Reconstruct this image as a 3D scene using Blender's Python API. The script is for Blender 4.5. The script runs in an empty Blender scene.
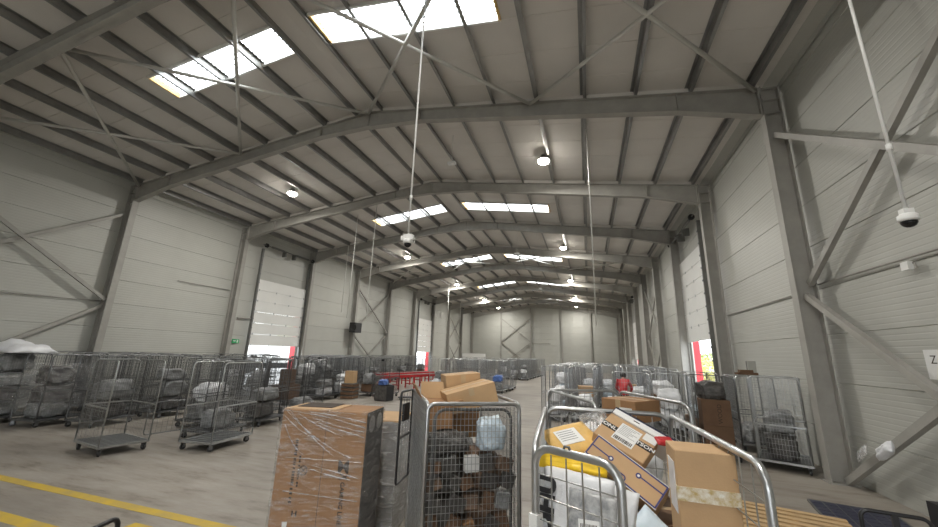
import bpy, bmesh, math, random
from mathutils import Matrix, Vector, noise
R = math.radians
scene = bpy.context.scene
col = scene.collection

# ------------------------------------------------------------------ camera
cam_d = bpy.data.cameras.new('camera')
cam_d.sensor_width = 36.0
cam_d.lens = 368.52 * 36.0 / 938.0
cam_d.clip_end = 500
cam = bpy.data.objects.new('camera', cam_d)
col.objects.link(cam)
_fw = Vector((-0.29687, 0.92486, 0.23771)); _r = Vector((0.95393, 0.29853, 0.02987)); _u = Vector((0.04334, -0.23563, 0.97088))
cam.matrix_world = Matrix(((_r.x, _u.x, -_fw.x, 0), (_r.y, _u.y, -_fw.y, 0), (_r.z, _u.z, -_fw.z, 2.084), (0, 0, 0, 1)))
scene.camera = cam

# ------------------------------------------------------------------ sky, exposure
w = bpy.data.worlds.new('overcast_sky'); scene.world = w
w.use_nodes = True
w.node_tree.nodes['Background'].inputs[0].default_value = (0.90, 0.95, 1.0, 1)
w.node_tree.nodes['Background'].inputs[1].default_value = 3.6
scene.view_settings.view_transform = 'Standard'
scene.view_settings.look = 'None'
scene.view_settings.gamma = 1.0
scene.view_settings.use_curve_mapping = False
scene.view_settings.exposure = 0.72
SKYLIGHT = 6.5          # daylight glowing through the translucent roof sheets
LAMP_W = 195.0          # each high bay lamp
BAYDOOR_W = 900.0      # daylight through each open dock door behind the photographer

# the open dock doors of the rear wall: daylight enters through their full opening
def door_daylight(name, x, y, z, wd, ht, rot, power):
    d = bpy.data.lights.new(name, 'AREA'); d.shape = 'RECTANGLE'; d.size = wd; d.size_y = ht
    d.energy = power; d.color = (1.0, 0.98, 0.95)
    o = bpy.data.objects.new(name, d); o.location = (x, y, z); o.rotation_euler = rot
    col.objects.link(o); return o
YB, YE = -14.0, 56.6
for xx, k_ in ((-6.5, .45), (1.0, 1.2)):
    door_daylight('dock_door_daylight', xx, YB + .15, 2.4, 4.6, 4.6, (R(90), 0, R(180)), BAYDOOR_W * k_)

# ------------------------------------------------------------------ materials
MATS = {}
def mat(name, c, rough=.6, metal=0., var=0., scale=6., bump=0., bscale=60., c2=None, emit=0., spec=.5, stretch=None):
    m = bpy.data.materials.new(name); m.use_nodes = True
    nt = m.node_tree; b = nt.nodes['Principled BSDF']
    b.inputs['Roughness'].default_value = rough; b.inputs['Metallic'].default_value = metal
    b.inputs['Specular IOR Level'].default_value = spec
    b.inputs['Base Color'].default_value = (*c, 1)
    tc = nt.nodes.new('ShaderNodeTexCoord')
    vec = tc.outputs['Object']
    if stretch:
        mp = nt.nodes.new('ShaderNodeMapping'); mp.inputs['Scale'].default_value = stretch
        nt.links.new(vec, mp.inputs['Vector']); vec = mp.outputs['Vector']
    if var or c2:
        n = nt.nodes.new('ShaderNodeTexNoise'); n.inputs['Scale'].default_value = scale
        n.inputs['Detail'].default_value = 6; n.inputs['Roughness'].default_value = .6
        nt.links.new(vec, n.inputs['Vector'])
        r = nt.nodes.new('ShaderNodeValToRGB')
        a = c2 if c2 else tuple(max(0, v * (1 - var)) for v in c)
        bb = c if c2 else tuple(min(1, v * (1 + var)) for v in c)
        r.color_ramp.elements[0].position = .32; r.color_ramp.elements[0].color = (*a, 1)
        r.color_ramp.elements[1].position = .68; r.color_ramp.elements[1].color = (*bb, 1)
        nt.links.new(n.outputs['Fac'], r.inputs['Fac']); nt.links.new(r.outputs['Color'], b.inputs['Base Color'])
    if bump:
        n2 = nt.nodes.new('ShaderNodeTexNoise'); n2.inputs['Scale'].default_value = bscale; n2.inputs['Detail'].default_value = 4
        nt.links.new(vec, n2.inputs['Vector'])
        bp = nt.nodes.new('ShaderNodeBump'); bp.inputs['Strength'].default_value = bump; bp.inputs['Distance'].default_value = .02
        nt.links.new(n2.outputs['Fac'], bp.inputs['Height']); nt.links.new(bp.outputs['Normal'], b.inputs['Normal'])
    if emit:
        b.inputs['Emission Color'].default_value = (*c, 1); b.inputs['Emission Strength'].default_value = emit
    MATS[name] = m
    return m
M = MATS
mat('wall', (.475, .476, .438), .42, 0, .04, .7, spec=.4)
mat('roof', (.68, .65, .61), .6, 0, .05, .6)
mat('steel', (.35, .338, .308), .5, 0, .10, 2.5)
mat('purlin', (.30, .30, .29), .38, .75, .15, 2)
mat('brace', (.60, .59, .55), .4, .25, .06, 3)
mat('zinc', (.44, .45, .45), .34, .85, .15, 9)
mat('zinc_dark', (.19, .195, .20), .42, .8, .2, 9)
mat('zinc_mid', (.33, .335, .34), .38, .85, .2, 9)
mat('zinc_bright', (.50, .51, .515), .30, .9, .12, 12)
mat('door', (.80, .80, .77), .5, 0, .03, 1)
mat('white', (.82, .82, .80), .45)
mat('rail', (.20, .20, .19), .5, .5, .1, 5)
mat('black', (.02, .02, .022), .5)
mat('black_metal', (.03, .03, .032), .35, .3)
mat('rubber', (.03, .03, .03), .7)
mat('card', (.33, .18, .085), .75, 0, .09, 5, .08, 120)
mat('card_light', (.53, .345, .185), .72, 0, .06, 6, .06, 120)
mat('card_dark', (.155, .088, .05), .8, 0, .12, 4)
mat('card_tape', (.50, .36, .21), .35, 0, .05, 8)
mat('ink', (.05, .035, .025), .8)
mat('ink_blue', (.04, .045, .17), .6)
mat('paper', (.80, .80, .79), .6, 0, .03, 20)
mat('yellow_bag', (.95, .62, .02), .4, 0, .06, 9, .3, 14)
mat('envelope', (.72, .45, .13), .55, 0, .10, 7, .5, 14)
mat('white_bag', (.74, .75, .77), .38, 0, .05, 5, .6, 9)
mat('grey_bag', (.24, .245, .245), .38, 0, .3, 4, .8, 8)
mat('dark_bag', (.085, .08, .075), .42, 0, .5, 6, .9, 8)
mat('brown_bag', (.16, .10, .065), .5, 0, .5, 7, .8, 8)
mat('blue_bag', (.10, .19, .50), .4, 0, .2, 5, .6, 9)
mat('pale_blue', (.60, .70, .78), .4, 0, .1, 5, .5, 9)
mat('navy', (.016, .02, .055), .35)
mat('red', (.50, .025, .03), .5, 0, .08, 4)
mat('red_paint', (.55, .03, .04), .45)
mat('skin', (.42, .25, .18), .5)
mat('hair', (.02, .017, .015), .6)
mat('trouser', (.04, .045, .06), .8)
mat('wood', (.55, .38, .20), .7, 0, .18, 5, stretch=(1, 8, 8))
mat('green_sign', (.02, .42, .14), .5)
mat('dome_black', (.01, .01, .012), .06)
mat('asphalt', (.42, .42, .41), .9, 0, .1, 1)
mat('leaf', (.34, .42, .16), .6, 0, .35, 3)
mat('leaf_yellow', (.55, .52, .20), .6, 0, .3, 3)
mat('bark', (.10, .07, .05), .9)
mat('pale_wall', (.72, .73, .74), .7)
mat('glass', (.08, .10, .12), .1)
mat('gold_pattern', (.82, .80, .74), .5, c2=(.50, .36, .13), scale=38)
mat('grey_pattern', (.20, .21, .22), .35, c2=(.50, .50, .50), scale=30)
mat('cable', (.70, .70, .66), .5)
mat('orange_trim', (.75, .50, .18), .5)

def floor_mat():
    m = mat('concrete', (.37, .35, .315), .55, 0, 0, 1)
    nt = m.node_tree; b = nt.nodes['Principled BSDF']
    tc = nt.nodes.new('ShaderNodeTexCoord')
    mp = nt.nodes.new('ShaderNodeMapping'); mp.inputs['Scale'].default_value = (.35, 1.6, 1); mp.inputs['Rotation'].default_value = (0, 0, R(25))
    nt.links.new(tc.outputs['Object'], mp.inputs['Vector'])
    n1 = nt.nodes.new('ShaderNodeTexNoise'); n1.inputs['Scale'].default_value = 2.1; n1.inputs['Detail'].default_value = 10; n1.inputs['Roughness'].default_value = .72
    n2 = nt.nodes.new('ShaderNodeTexNoise'); n2.inputs['Scale'].default_value = .35; n2.inputs['Detail'].default_value = 3
    nt.links.new(mp.outputs['Vector'], n1.inputs['Vector']); nt.links.new(tc.outputs['Object'], n2.inputs['Vector'])
    r1 = nt.nodes.new('ShaderNodeValToRGB')
    r1.color_ramp.elements[0].position = .34; r1.color_ramp.elements[0].color = (.17, .148, .12, 1)
    r1.color_ramp.elements[1].position = .62; r1.color_ramp.elements[1].color = (.365, .34, .305, 1)
    e = r1.color_ramp.elements.new(.46); e.color = (.30, .27, .232, 1)
    nt.links.new(n1.outputs['Fac'], r1.inputs['Fac'])
    r2 = nt.nodes.new('ShaderNodeValToRGB')
    r2.color_ramp.elements[0].position = .35; r2.color_ramp.elements[0].color = (.74, .73, .72, 1)
    r2.color_ramp.elements[1].position = .65; r2.color_ramp.elements[1].color = (1.08, 1.07, 1.05, 1)
    nt.links.new(n2.outputs['Fac'], r2.inputs['Fac'])
    mx = nt.nodes.new('ShaderNodeMixRGB'); mx.blend_type = 'MULTIPLY'; mx.inputs[0].default_value = 1
    nt.links.new(r1.outputs['Color'], mx.inputs[1]); nt.links.new(r2.outputs['Color'], mx.inputs[2])
    nt.links.new(mx.outputs['Color'], b.inputs['Base Color'])
    mr = nt.nodes.new('ShaderNodeMapRange'); mr.inputs[3].default_value = .36; mr.inputs[4].default_value = .62
    nt.links.new(n1.outputs['Fac'], mr.inputs[0]); nt.links.new(mr.outputs[0], b.inputs['Roughness'])
floor_mat()
mat('yellow_line', (.62, .42, .03), .6, c2=(.45, .33, .09), scale=3.5)

def skylight_mat():
    m = bpy.data.materials.new('skylight_sheet'); m.use_nodes = True; nt = m.node_tree
    b = nt.nodes['Principled BSDF']; b.inputs['Base Color'].default_value = (.8, .82, .84, 1)
    b.inputs['Emission Color'].default_value = (.93, .97, 1.0, 1); b.inputs['Emission Strength'].default_value = SKYLIGHT
    MATS['skylight'] = m
    m2 = mat('skylight_rib', (.75, .78, .8), .5); b2 = m2.node_tree.nodes['Principled BSDF']
    b2.inputs['Emission Color'].default_value = (.93, .97, 1, 1); b2.inputs['Emission Strength'].default_value = .36
skylight_mat()

def film_mat(name, amt, tint=(.9, .9, .9)):
    m = bpy.data.materials.new(name); m.use_nodes = True; nt = m.node_tree
    out = nt.nodes['Material Output']; nt.nodes.remove(nt.nodes['Principled BSDF'])
    tr = nt.nodes.new('ShaderNodeBsdfTransparent'); gl = nt.nodes.new('ShaderNodeBsdfGlossy'); df = nt.nodes.new('ShaderNodeBsdfDiffuse')
    gl.inputs['Roughness'].default_value = .16; df.inputs[0].default_value = (*tint, 1)
    tc = nt.nodes.new('ShaderNodeTexCoord'); mp = nt.nodes.new('ShaderNodeMapping')
    mp.inputs['Scale'].default_value = (2, 2, 11); mp.inputs['Rotation'].default_value = (R(15), R(22), 0)
    n = nt.nodes.new('ShaderNodeTexNoise'); n.inputs['Scale'].default_value = 2.2; n.inputs['Detail'].default_value = 7; n.inputs['Distortion'].default_value = 1.2
    nt.links.new(tc.outputs['Object'], mp.inputs[0]); nt.links.new(mp.outputs[0], n.inputs['Vector'])
    bp = nt.nodes.new('ShaderNodeBump'); bp.inputs['Strength'].default_value = 1; bp.inputs['Distance'].default_value = .06
    nt.links.new(n.outputs['Fac'], bp.inputs['Height'])
    nt.links.new(bp.outputs[0], gl.inputs['Normal']); nt.links.new(bp.outputs[0], df.inputs['Normal'])
    m1 = nt.nodes.new('ShaderNodeMixShader'); m1.inputs[0].default_value = .5
    nt.links.new(df.outputs[0], m1.inputs[1]); nt.links.new(gl.outputs[0], m1.inputs[2])
    rp = nt.nodes.new('ShaderNodeValToRGB')
    rp.color_ramp.elements[0].position = .45; rp.color_ramp.elements[0].color = (amt, amt, amt, 1)
    rp.color_ramp.elements[1].position = .70; rp.color_ramp.elements[1].color = (min(1, amt * 2 + .32),) * 3 + (1,)
    nt.links.new(n.outputs['Fac'], rp.inputs['Fac'])
    m2 = nt.nodes.new('ShaderNodeMixShader')
    nt.links.new(rp.outputs['Color'], m2.inputs[0]); nt.links.new(tr.outputs[0], m2.inputs[1]); nt.links.new(m1.outputs[0], m2.inputs[2])
    nt.links.new(m2.outputs[0], out.inputs['Surface'])
    MATS[name] = m
film_mat('film', .05)
film_mat('film_thick', .22)
film_mat('film_fold', .34)

# ------------------------------------------------------------------ mesh helpers
class MB:
    def __init__(s): s.v = []; s.f = []; s.mi = []; s.cur = 0; s.smooth = False
    def add(s, vs, fs):
        k = len(s.v); s.v += [tuple(p) for p in vs]
        for f in fs: s.f.append(tuple(i + k for i in f)); s.mi.append(s.cur)
        return s
    def box(s, c, size, rot=None):
        x, y, z = (q / 2 for q in size); c = Vector(c)
        ps = [Vector((a, b, d)) for d in (-z, z) for b in (-y, y) for a in (-x, x)]
        if rot is not None: ps = [rot @ p for p in ps]
        return s.add([p + c for p in ps], [(0, 2, 3, 1), (4, 5, 7, 6), (0, 1, 5, 4), (2, 6, 7, 3), (0, 4, 6, 2), (1, 3, 7, 5)])
    def bounds(s, x0, x1, y0, y1, z0, z1): return s.box(((x0 + x1) / 2, (y0 + y1) / 2, (z0 + z1) / 2), (x1 - x0, y1 - y0, z1 - z0))
    def beam(s, a, b, wd, ht, up=Vector((0, 0, 1))):
        a = Vector(a); b = Vector(b); d = (b - a).normalized(); sx = d.cross(up).normalized(); sz = sx.cross(d)
        ps = []
        for p in (a, b):
            for i, j in ((-1, -1), (1, -1), (1, 1), (-1, 1)): ps.append(p + sx * i * wd / 2 + sz * j * ht / 2)
        return s.add(ps, [(0, 1, 2, 3), (7, 6, 5, 4), (0, 4, 5, 1), (1, 5, 6, 2), (2, 6, 7, 3), (3, 7, 4, 0)])
    def tube(s, pts, r, n=6, caps=True, closed=False):
        pts = [Vector(p) for p in pts]; k = len(pts)
        ds = []
        for i in range(k):
            a = pts[i - 1] if (i > 0 or closed) else pts[0]
            b = pts[(i + 1) % k] if (i < k - 1 or closed) else pts[-1]
            ds.append((b - a).normalized())
        ref = Vector((0, 0, 1)) if abs(ds[0].z) < .9 else Vector((1, 0, 0))
        x = ds[0].cross(ref).normalized(); ring = []; vs = []
        for i in range(k):
            x = (x - ds[i] * x.dot(ds[i])).normalized(); y = ds[i].cross(x)
            rr = r[i] if isinstance(r, (list, tuple)) else r
            for j in range(n):
                a = 2 * math.pi * (j + .5) / n; vs.append(pts[i] + (x * math.cos(a) + y * math.sin(a)) * rr)
        fs = []
        for i in range(k if closed else k - 1):
            for j in range(n):
                a = i * n + j; b = i * n + (j + 1) % n; i2 = (i + 1) % k
                fs.append((a, b, i2 * n + (j + 1) % n, i2 * n + j))
        if caps and not closed:
            fs.append(tuple(range(n - 1, -1, -1))); fs.append(tuple((k - 1) * n + j for j in range(n)))
        return s.add(vs, fs)
    def lathe(s, prof, n=16, c=(0, 0, 0), rot=None):
        c = Vector(c); vs = []
        for r, z in prof:
            for j in range(n):
                a = 2 * math.pi * j / n; p = Vector((r * math.cos(a), r * math.sin(a), z))
                vs.append((rot @ p if rot is not None else p) + c)
        fs = []
        for i in range(len(prof) - 1):
            for j in range(n): fs.append((i * n + j, i * n + (j + 1) % n, (i + 1) * n + (j + 1) % n, (i + 1) * n + j))
        fs.append(tuple(range(n - 1, -1, -1))); fs.append(tuple((len(prof) - 1) * n + j for j in range(n)))
        return s.add(vs, fs)
    def prism(s, poly, a, b, axis='y'):
        def P(u, v, t): return {'y': (u, t, v), 'x': (t, u, v), 'z': (u, v, t)}[axis]
        k = len(poly)
        vs = [P(u, v, a) for u, v in poly] + [P(u, v, b) for u, v in poly]
        fs = [tuple(range(k)), tuple(range(2 * k - 1, k - 1, -1))] + [(i, k + i, k + (i + 1) % k, (i + 1) % k) for i in range(k)]
        return s.add(vs, fs)
    def mesh(s, name, *mats):
        me = bpy.data.meshes.new(name); me.from_pydata(s.v, [], s.f)
        for m in mats: me.materials.append(M[m] if isinstance(m, str) else m)
        if len(mats) > 1:
            for p, i in zip(me.polygons, s.mi): p.material_index = i
        bm = bmesh.new(); bm.from_mesh(me); bmesh.ops.recalc_face_normals(bm, faces=bm.faces); bm.to_mesh(me); bm.free()
        if s.smooth:
            for p in me.polygons: p.use_smooth = True
        return me
    def build(s, name, *mats, parent=None, loc=None, rz=0):
        return link(name, s.mesh(name, *mats), parent, loc, rz)

def link(name, me, parent=None, loc=None, rz=0, mw=None, scale=None):
    o = bpy.data.objects.new(name, me); col.objects.link(o)
    if parent: o.parent = parent
    if loc is not None: o.location = loc
    if rz: o.rotation_euler = (0, 0, rz)
    if scale is not None: o.scale = scale
    if mw is not None: o.matrix_local = mw
    return o
def tag(o, label=None, cat=None, group=None, kind=None):
    if label: o['label'] = label
    if cat: o['category'] = cat
    if group: o['group'] = group
    if kind: o['kind'] = kind
    return o
def empty(name, loc=(0, 0, 0), rz=0):
    o = bpy.data.objects.new(name, None); o.empty_display_size = .2; col.objects.link(o)
    o.location = loc; o.rotation_euler = (0, 0, rz); return o
def text_mesh(s, size, m, extrude=.0006, align='CENTER', bold=0.):
    c = bpy.data.curves.new('lettering', 'FONT'); c.body = s; c.size = size; c.extrude = extrude; c.align_x = align; c.align_y = 'CENTER'
    c.resolution_u = 3; c.offset = bold
    o = bpy.data.objects.new('lettering_tmp', c); col.objects.link(o)
    dg = bpy.context.evaluated_depsgraph_get(); me = bpy.data.meshes.new_from_object(o.evaluated_get(dg))
    bpy.data.objects.remove(o); bpy.data.curves.remove(c)
    me.materials.clear(); me.materials.append(M[m]); return me
def rounded(w, h, r, n=5, z0=0.0):
    """upside-down U: from (-w/2,z0) up, over with rounded corners, down to (w/2,z0)"""
    p = [(-w / 2, z0)]
    for k in range(n + 1):
        a = math.pi - k * math.pi / 2 / n; p.append((-w / 2 + r + r * math.cos(a), h - r + r * math.sin(a)))
    for k in range(n + 1):
        a = math.pi / 2 - k * math.pi / 2 / n; p.append((w / 2 - r + r * math.cos(a), h - r + r * math.sin(a)))
    p.append((w / 2, z0)); return p
def loop_rect(w, h, r, n=3, z0=0.0):
    p = []
    for cx, cz, a0 in ((w / 2 - r, z0 + r, -90), (w / 2 - r, h - r, 0), (-w / 2 + r, h - r, 90), (-w / 2 + r, z0 + r, 180)):
        for k in range(n + 1):
            a = R(a0 + 90 * k / n); p.append((cx + r * math.cos(a), cz + r * math.sin(a)))
    return p

# ------------------------------------------------------------------ the hall
XL, XR, XA = -17.5, 4.58, -6.52      # wall planes and ridge
CL, CR = -17.09, 4.10                # inner flange of the columns
S, Y0 = 5.25, 9.146
def fy(i): return Y0 + S * i
FR = range(-4, 10)
def ztop(x): return 9.72 - .1295 * abs(x - XA)      # top of rafters
def zroof(x): return ztop(x) + .20                  # underside of the roof panels

# floor
fl = MB().bounds(XL - .15, XR + .15, YB - .2, YE + .15, -.06, 0).build('floor', 'concrete'); tag(fl, kind='structure')
for (x0, x1, y0, y1) in ((-17.0, -3.6, 3.83, 3.97), (-17.0, -5.9, 3.08, 3.24), (-5.25, -4.95, 3.30, 3.62)):
    MB().bounds(x0, x1, y0, y1, 0, .003).build('floor_marking', 'yellow_line', parent=fl)
yard = MB().bounds(-90, 80, -80, 130, -.16, -.10).build('yard_ground', 'asphalt'); tag(yard, kind='structure')

# wall panels: horizontal ribbed sandwich panels, .915 m high
PH = .915; ZJ = [-.085 + PH * k for k in range(0, 11)]
def panel_mesh(length, h=PH):
    prof = [(.055, 0), (.018, 0), (0, .012)]
    for k in range(1, 10):
        z = h * k / 10; prof += [(0, z - .014), (.0022, z - .005), (.0022, z + .005), (0, z + .014)]
    prof += [(0, h - .012), (.018, h), (.055, h)]
    m = MB(); k = len(prof)
    for y in (0, length): m.v += [(x, y, z) for x, z in prof]
    for i in range(k): j = (i + 1) % k; m.f.append((i, j, k + j, k + i)); m.mi.append(0)
    m.f.append(tuple(range(k))); m.mi.append(0); m.f.append(tuple(range(2 * k - 1, k - 1, -1))); m.mi.append(0)
    return m.mesh('wall_panel', 'wall')
_pc = {}
def panel(parent, side, y0, y1, z):
    L = round(y1 - y0, 3)
    if L not in _pc: _pc[L] = panel_mesh(L)
    if side > 0: link('wall_panel', _pc[L], parent, (XR, y0, z))
    else: link('wall_panel', _pc[L], parent, (XL, y1, z), R(180))
wl = tag(empty('wall_left', (0, 0, 0)), kind='structure'); wr = tag(empty('wall_right', (0, 0, 0)), kind='structure')
DOORS = {(-1, 1): (15.85, 19.40, 2.18, 5.80), (1, 1): (16.15, 20.00, 2.88, 6.60), (-1, 5): (36.85, 40.40, 2.1, 5.7), (1, 5): (37.5, 41.0, 2.0, 5.5)}
bays = [(YB, fy(-4))] + [(fy(i), fy(i + 1)) for i in range(-4, 9)] + [(fy(9), YE)]
for side, wallo in ((-1, wl), (1, wr)):
    for bi, (a, b) in enumerate(bays):
        dd = DOORS.get((side, bi - 5))
        for k in range(10):
            z = ZJ[k]
            if z > 8.4: continue
            if dd and z < 4.4:
                # full bay keeps wall beside the opening only
                if dd[0] - a > .05: panel(wallo, side, a, dd[0], z)
                if b - dd[1] > .05: panel(wallo, side, dd[1], b, z)
            else: panel(wallo, side, a, b, z)

# gable walls
for nm, yy, sgn in (('wall_far', YE, 1), ('wall_back', YB, -1)):
    e = tag(empty(nm, (0, 0, 0)), kind='structure')
    xs = [XL - .06, -12.6, -8.05, -3.5, .55, XR + .06] if sgn > 0 else [XL - .06, -16.3, -11.7, -8.8, -4.2, -1.3, 3.3, XR + .06]
    for i in range(len(xs) - 1):
        hole = sgn < 0 and i in (3, 5)
        for k in range(11):
            z = ZJ[k] if k < len(ZJ) else 0
            if hole and z < 4.2: continue
            L = round(xs[i + 1] - xs[i], 3)
            if L not in _pc: _pc[L] = panel_mesh(L)
            if sgn > 0: link('wall_panel', _pc[L], e, (xs[i + 1], yy, z), R(90))
            else: link('wall_panel', _pc[L], e, (xs[i], yy, z), R(-90))

# ceiling: roof panels with real joints, purlins, ridge plate, braces
ce = tag(empty('ceiling', (0, 0, 0)), kind='structure')
SKY = [(-6.0, -5.0), (5.56, 6.46), (17.0, 18.05), (27.4, 28.55), (38.2, 39.3), (48.2, 49.3)]
ys = [YB - .1]
while ys[-1] < YE:
    n = ys[-1] + 1.0
    for a, b in SKY:
        if ys[-1] < a - .01 < n + .35: n = a
        if abs(ys[-1] - a) < 1e-6: n = b
    ys.append(min(n, YE + .1))
    if ys[-1] >= YE + .1: break
def roof_piece(x0, x1, y0, y1):
    g = .010; t = .10; m = MB()
    vs = []
    for x in (x0, x1):
        z = zroof(x)
        vs += [(x, y0 + g, z), (x, y1 - g, z), (x, y1, z + .012), (x, y1, z + t), (x, y0, z + t), (x, y0, z + .012)]
    m.add(vs, [(0, 1, 2, 3, 4, 5), (11, 10, 9, 8, 7, 6)] + [(i, (i + 1) % 6, 6 + (i + 1) % 6, 6 + i) for i in range(6)])
    return m.build('roof_panel', 'roof', parent=ce)
wn = 0
for y0, y1 in zip(ys[:-1], ys[1:]):
    if any(abs(y0 - a) < 1e-6 for a, b in SKY):
        for x0, x1 in ((XL - .1, -11.33), (-7.05, XA), (XA, -6.02), (-1.50, XR + .1)): roof_piece(x0, x1, y0, y1)
        for x0, x1 in ((-11.33, -7.05), (-6.02, -1.50)):
            wn += 1
            wo = tag(empty('window_%d' % wn, (0, 0, 0)), kind='structure')
            m = MB(); m.add([(x0, y0, zroof(x0) + .09), (x1, y0, zroof(x1) + .09), (x1, y1, zroof(x1) + .09), (x0, y1, zroof(x0) + .09)], [(0, 1, 2, 3)])
            m.add([(x0, y0, zroof(x0) + .10), (x1, y0, zroof(x1) + .10), (x1, y1, zroof(x1) + .10), (x0, y1, zroof(x0) + .10)], [(0, 1, 2, 3)])
            m.build('translucent_sheet', 'skylight', parent=wo)
            for k in range(1, 7):
                yy = y0 + (y1 - y0) * k / 7
                MB().beam((x0, yy, zroof(x0) + .08), (x1, yy, zroof(x1) + .08), .045, .016).build('corrugation', 'skylight_rib', parent=wo)
            for yy in (y0 + .02, y1 - .02): MB().beam((x0, yy, zroof(x0) + .015), (x1, yy, zroof(x1) + .015), .05, .17).build('window_frame', 'white', parent=wo)
            for xx in (x0 + .03, x1 - .03): MB().beam((xx, y0, zroof(xx) + .015), (xx, y1, zroof(xx) + .015), .05, .17).build('side_trim', 'orange_trim', parent=wo)
    else:
        roof_piece(XL - .1, XA, y0, y1); roof_piece(XA, XR + .1, y0, y1)
PX = [3.93 - 1.25 * k for k in range(9)]; PX = PX + [2 * XA - x for x in PX]
for x in PX:
    s = 1 if x > XA else -1; z = ztop(x); t = .006; h = .20; fw = .075
    poly = [(0, z), (0, z + h - t), (-s * fw, z + h - t), (-s * fw, z + h), (t * s, z + h), (t * s, z + t), (s * fw, z + t), (s * fw, z)]
    MB().prism([(x + u, v) for u, v in poly], YB + .1, YE - .05).build('purlin', 'purlin', parent=ce)
m = MB(); m.prism([(-6.97, zroof(-6.97) - .03), (XA, zroof(XA) - .06), (-6.07, zroof(-6.07) - .03), (-6.07, zroof(-6.07) - .022), (XA, zroof(XA) - .05), (-6.97, zroof(-6.97) - .022)], YB + .1, YE - .05)
m.build('ridge_plate', 'roof', parent=ce)
for s in (1, -1):   # eave trim along the wall head
    x = XR if s > 0 else XL
    m = MB(); m.prism([(x - .02 * s, zroof(x) - .14), (x - .02 * s, zroof(x) + .01), (x - .30 * s, zroof(x - .3 * s) + .005), (x - .30 * s, zroof(x - .3 * s) - .012), (x - .04 * s, zroof(x) - .02), (x - .035 * s, zroof(x) - .14)], YB + .1, YE - .05)
    m.build('eave_trim', 'wall', parent=ce)
NX = [CL + .1, -11.8, XA, -1.24, CR - .1]
for i in (-1, 3, 7):
    ya, yb = fy(i) + .12, fy(i + 1) - .12
    for a, b in zip(NX[:-1], NX[1:]):
        for p, q in (((a, ya), (b, yb)), ((a, yb), (b, ya))):
            m = MB(); m.smooth = True
            m.tube([(p[0], p[1], ztop(p[0]) - .10), (q[0], q[1], ztop(q[0]) - .10)], .048, 8).build('roof_brace', 'brace', parent=ce)
    for side, wo in ((-1, wl), (1, wr)):
        x = CR + .2 if side > 0 else CL - .2
        for (p, q) in (((fy(i + 1) - .1, 3.66), (fy(i) + .1, 7.0)), ((fy(i + 1) - .1, 7.08), (fy(i) + .1, 3.58)), ((fy(i + 1) - .1, .05), (fy(i) + .1, 3.28)), ((fy(i + 1) - .1, 3.42), (fy(i) + .1, .08))):
            xo = x + (.05 if q[1] > p[1] else -.05)
            m = MB(); m.beam((xo, p[0], p[1]), (xo, q[0], q[1]), .115, .09, Vector((1, 0, 0)))
            m.build('wall_brace', 'steel', parent=wo)
# far wall columns and braces
fwall = bpy.data.objects['wall_far']
for x in (-12.6, -8.05, -3.5, .55):
    m = MB(); zt = ztop(x)
    m.bounds(x - .10, x + .10, YE - .30, YE - .28, 0, zt).bounds(x - .10, x + .10, YE - .06, YE - .04, 0, zt).bounds(x - .006, x + .006, YE - .28, YE - .06, 0, zt)
    m.build('gable_column', 'steel', parent=fwall)
for (p, q) in (((-12.5, 7.5), (-8.15, 4.1)), ((-8.15, 7.5), (-12.5, 4.1)), ((-12.5, 3.9), (-8.15, .5)), ((-8.15, 3.9), (-12.5, .5))):
    MB().beam((p[0], YE - .15, p[1]), (q[0], YE - .15, q[1]), .1, .1).build('wall_brace', 'steel', parent=fwall)

# portal frames
ORD = {-4: 'rearmost', -3: 'second', -2: 'third', -1: 'fourth', 0: 'fifth', 1: 'sixth', 2: 'seventh', 3: 'eighth', 4: 'ninth', 5: 'tenth', 6: 'eleventh', 7: 'twelfth', 8: 'thirteenth', 9: 'last'}
SEEN = {0: 'first complete grey steel roof frame seen from the camera, nearest full arch', 1: 'second complete grey steel roof frame from the camera', 2: 'third complete grey steel roof frame from the camera, past the skylight pair',
        3: 'fourth complete grey steel roof frame from the camera, behind the dome camera', 4: 'fifth complete grey steel roof frame from the camera, before a skylight bay', 5: 'sixth complete grey steel roof frame from the camera', 6: 'seventh complete grey steel roof frame from the camera',
        7: 'eighth complete grey steel roof frame, third from the far wall', 8: 'ninth complete grey steel roof frame, second from the far wall', 9: 'steel roof frame standing against the far gable wall', -1: 'nearest grey steel roof frame, its rafter cutting across the upper left corner'}
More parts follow.
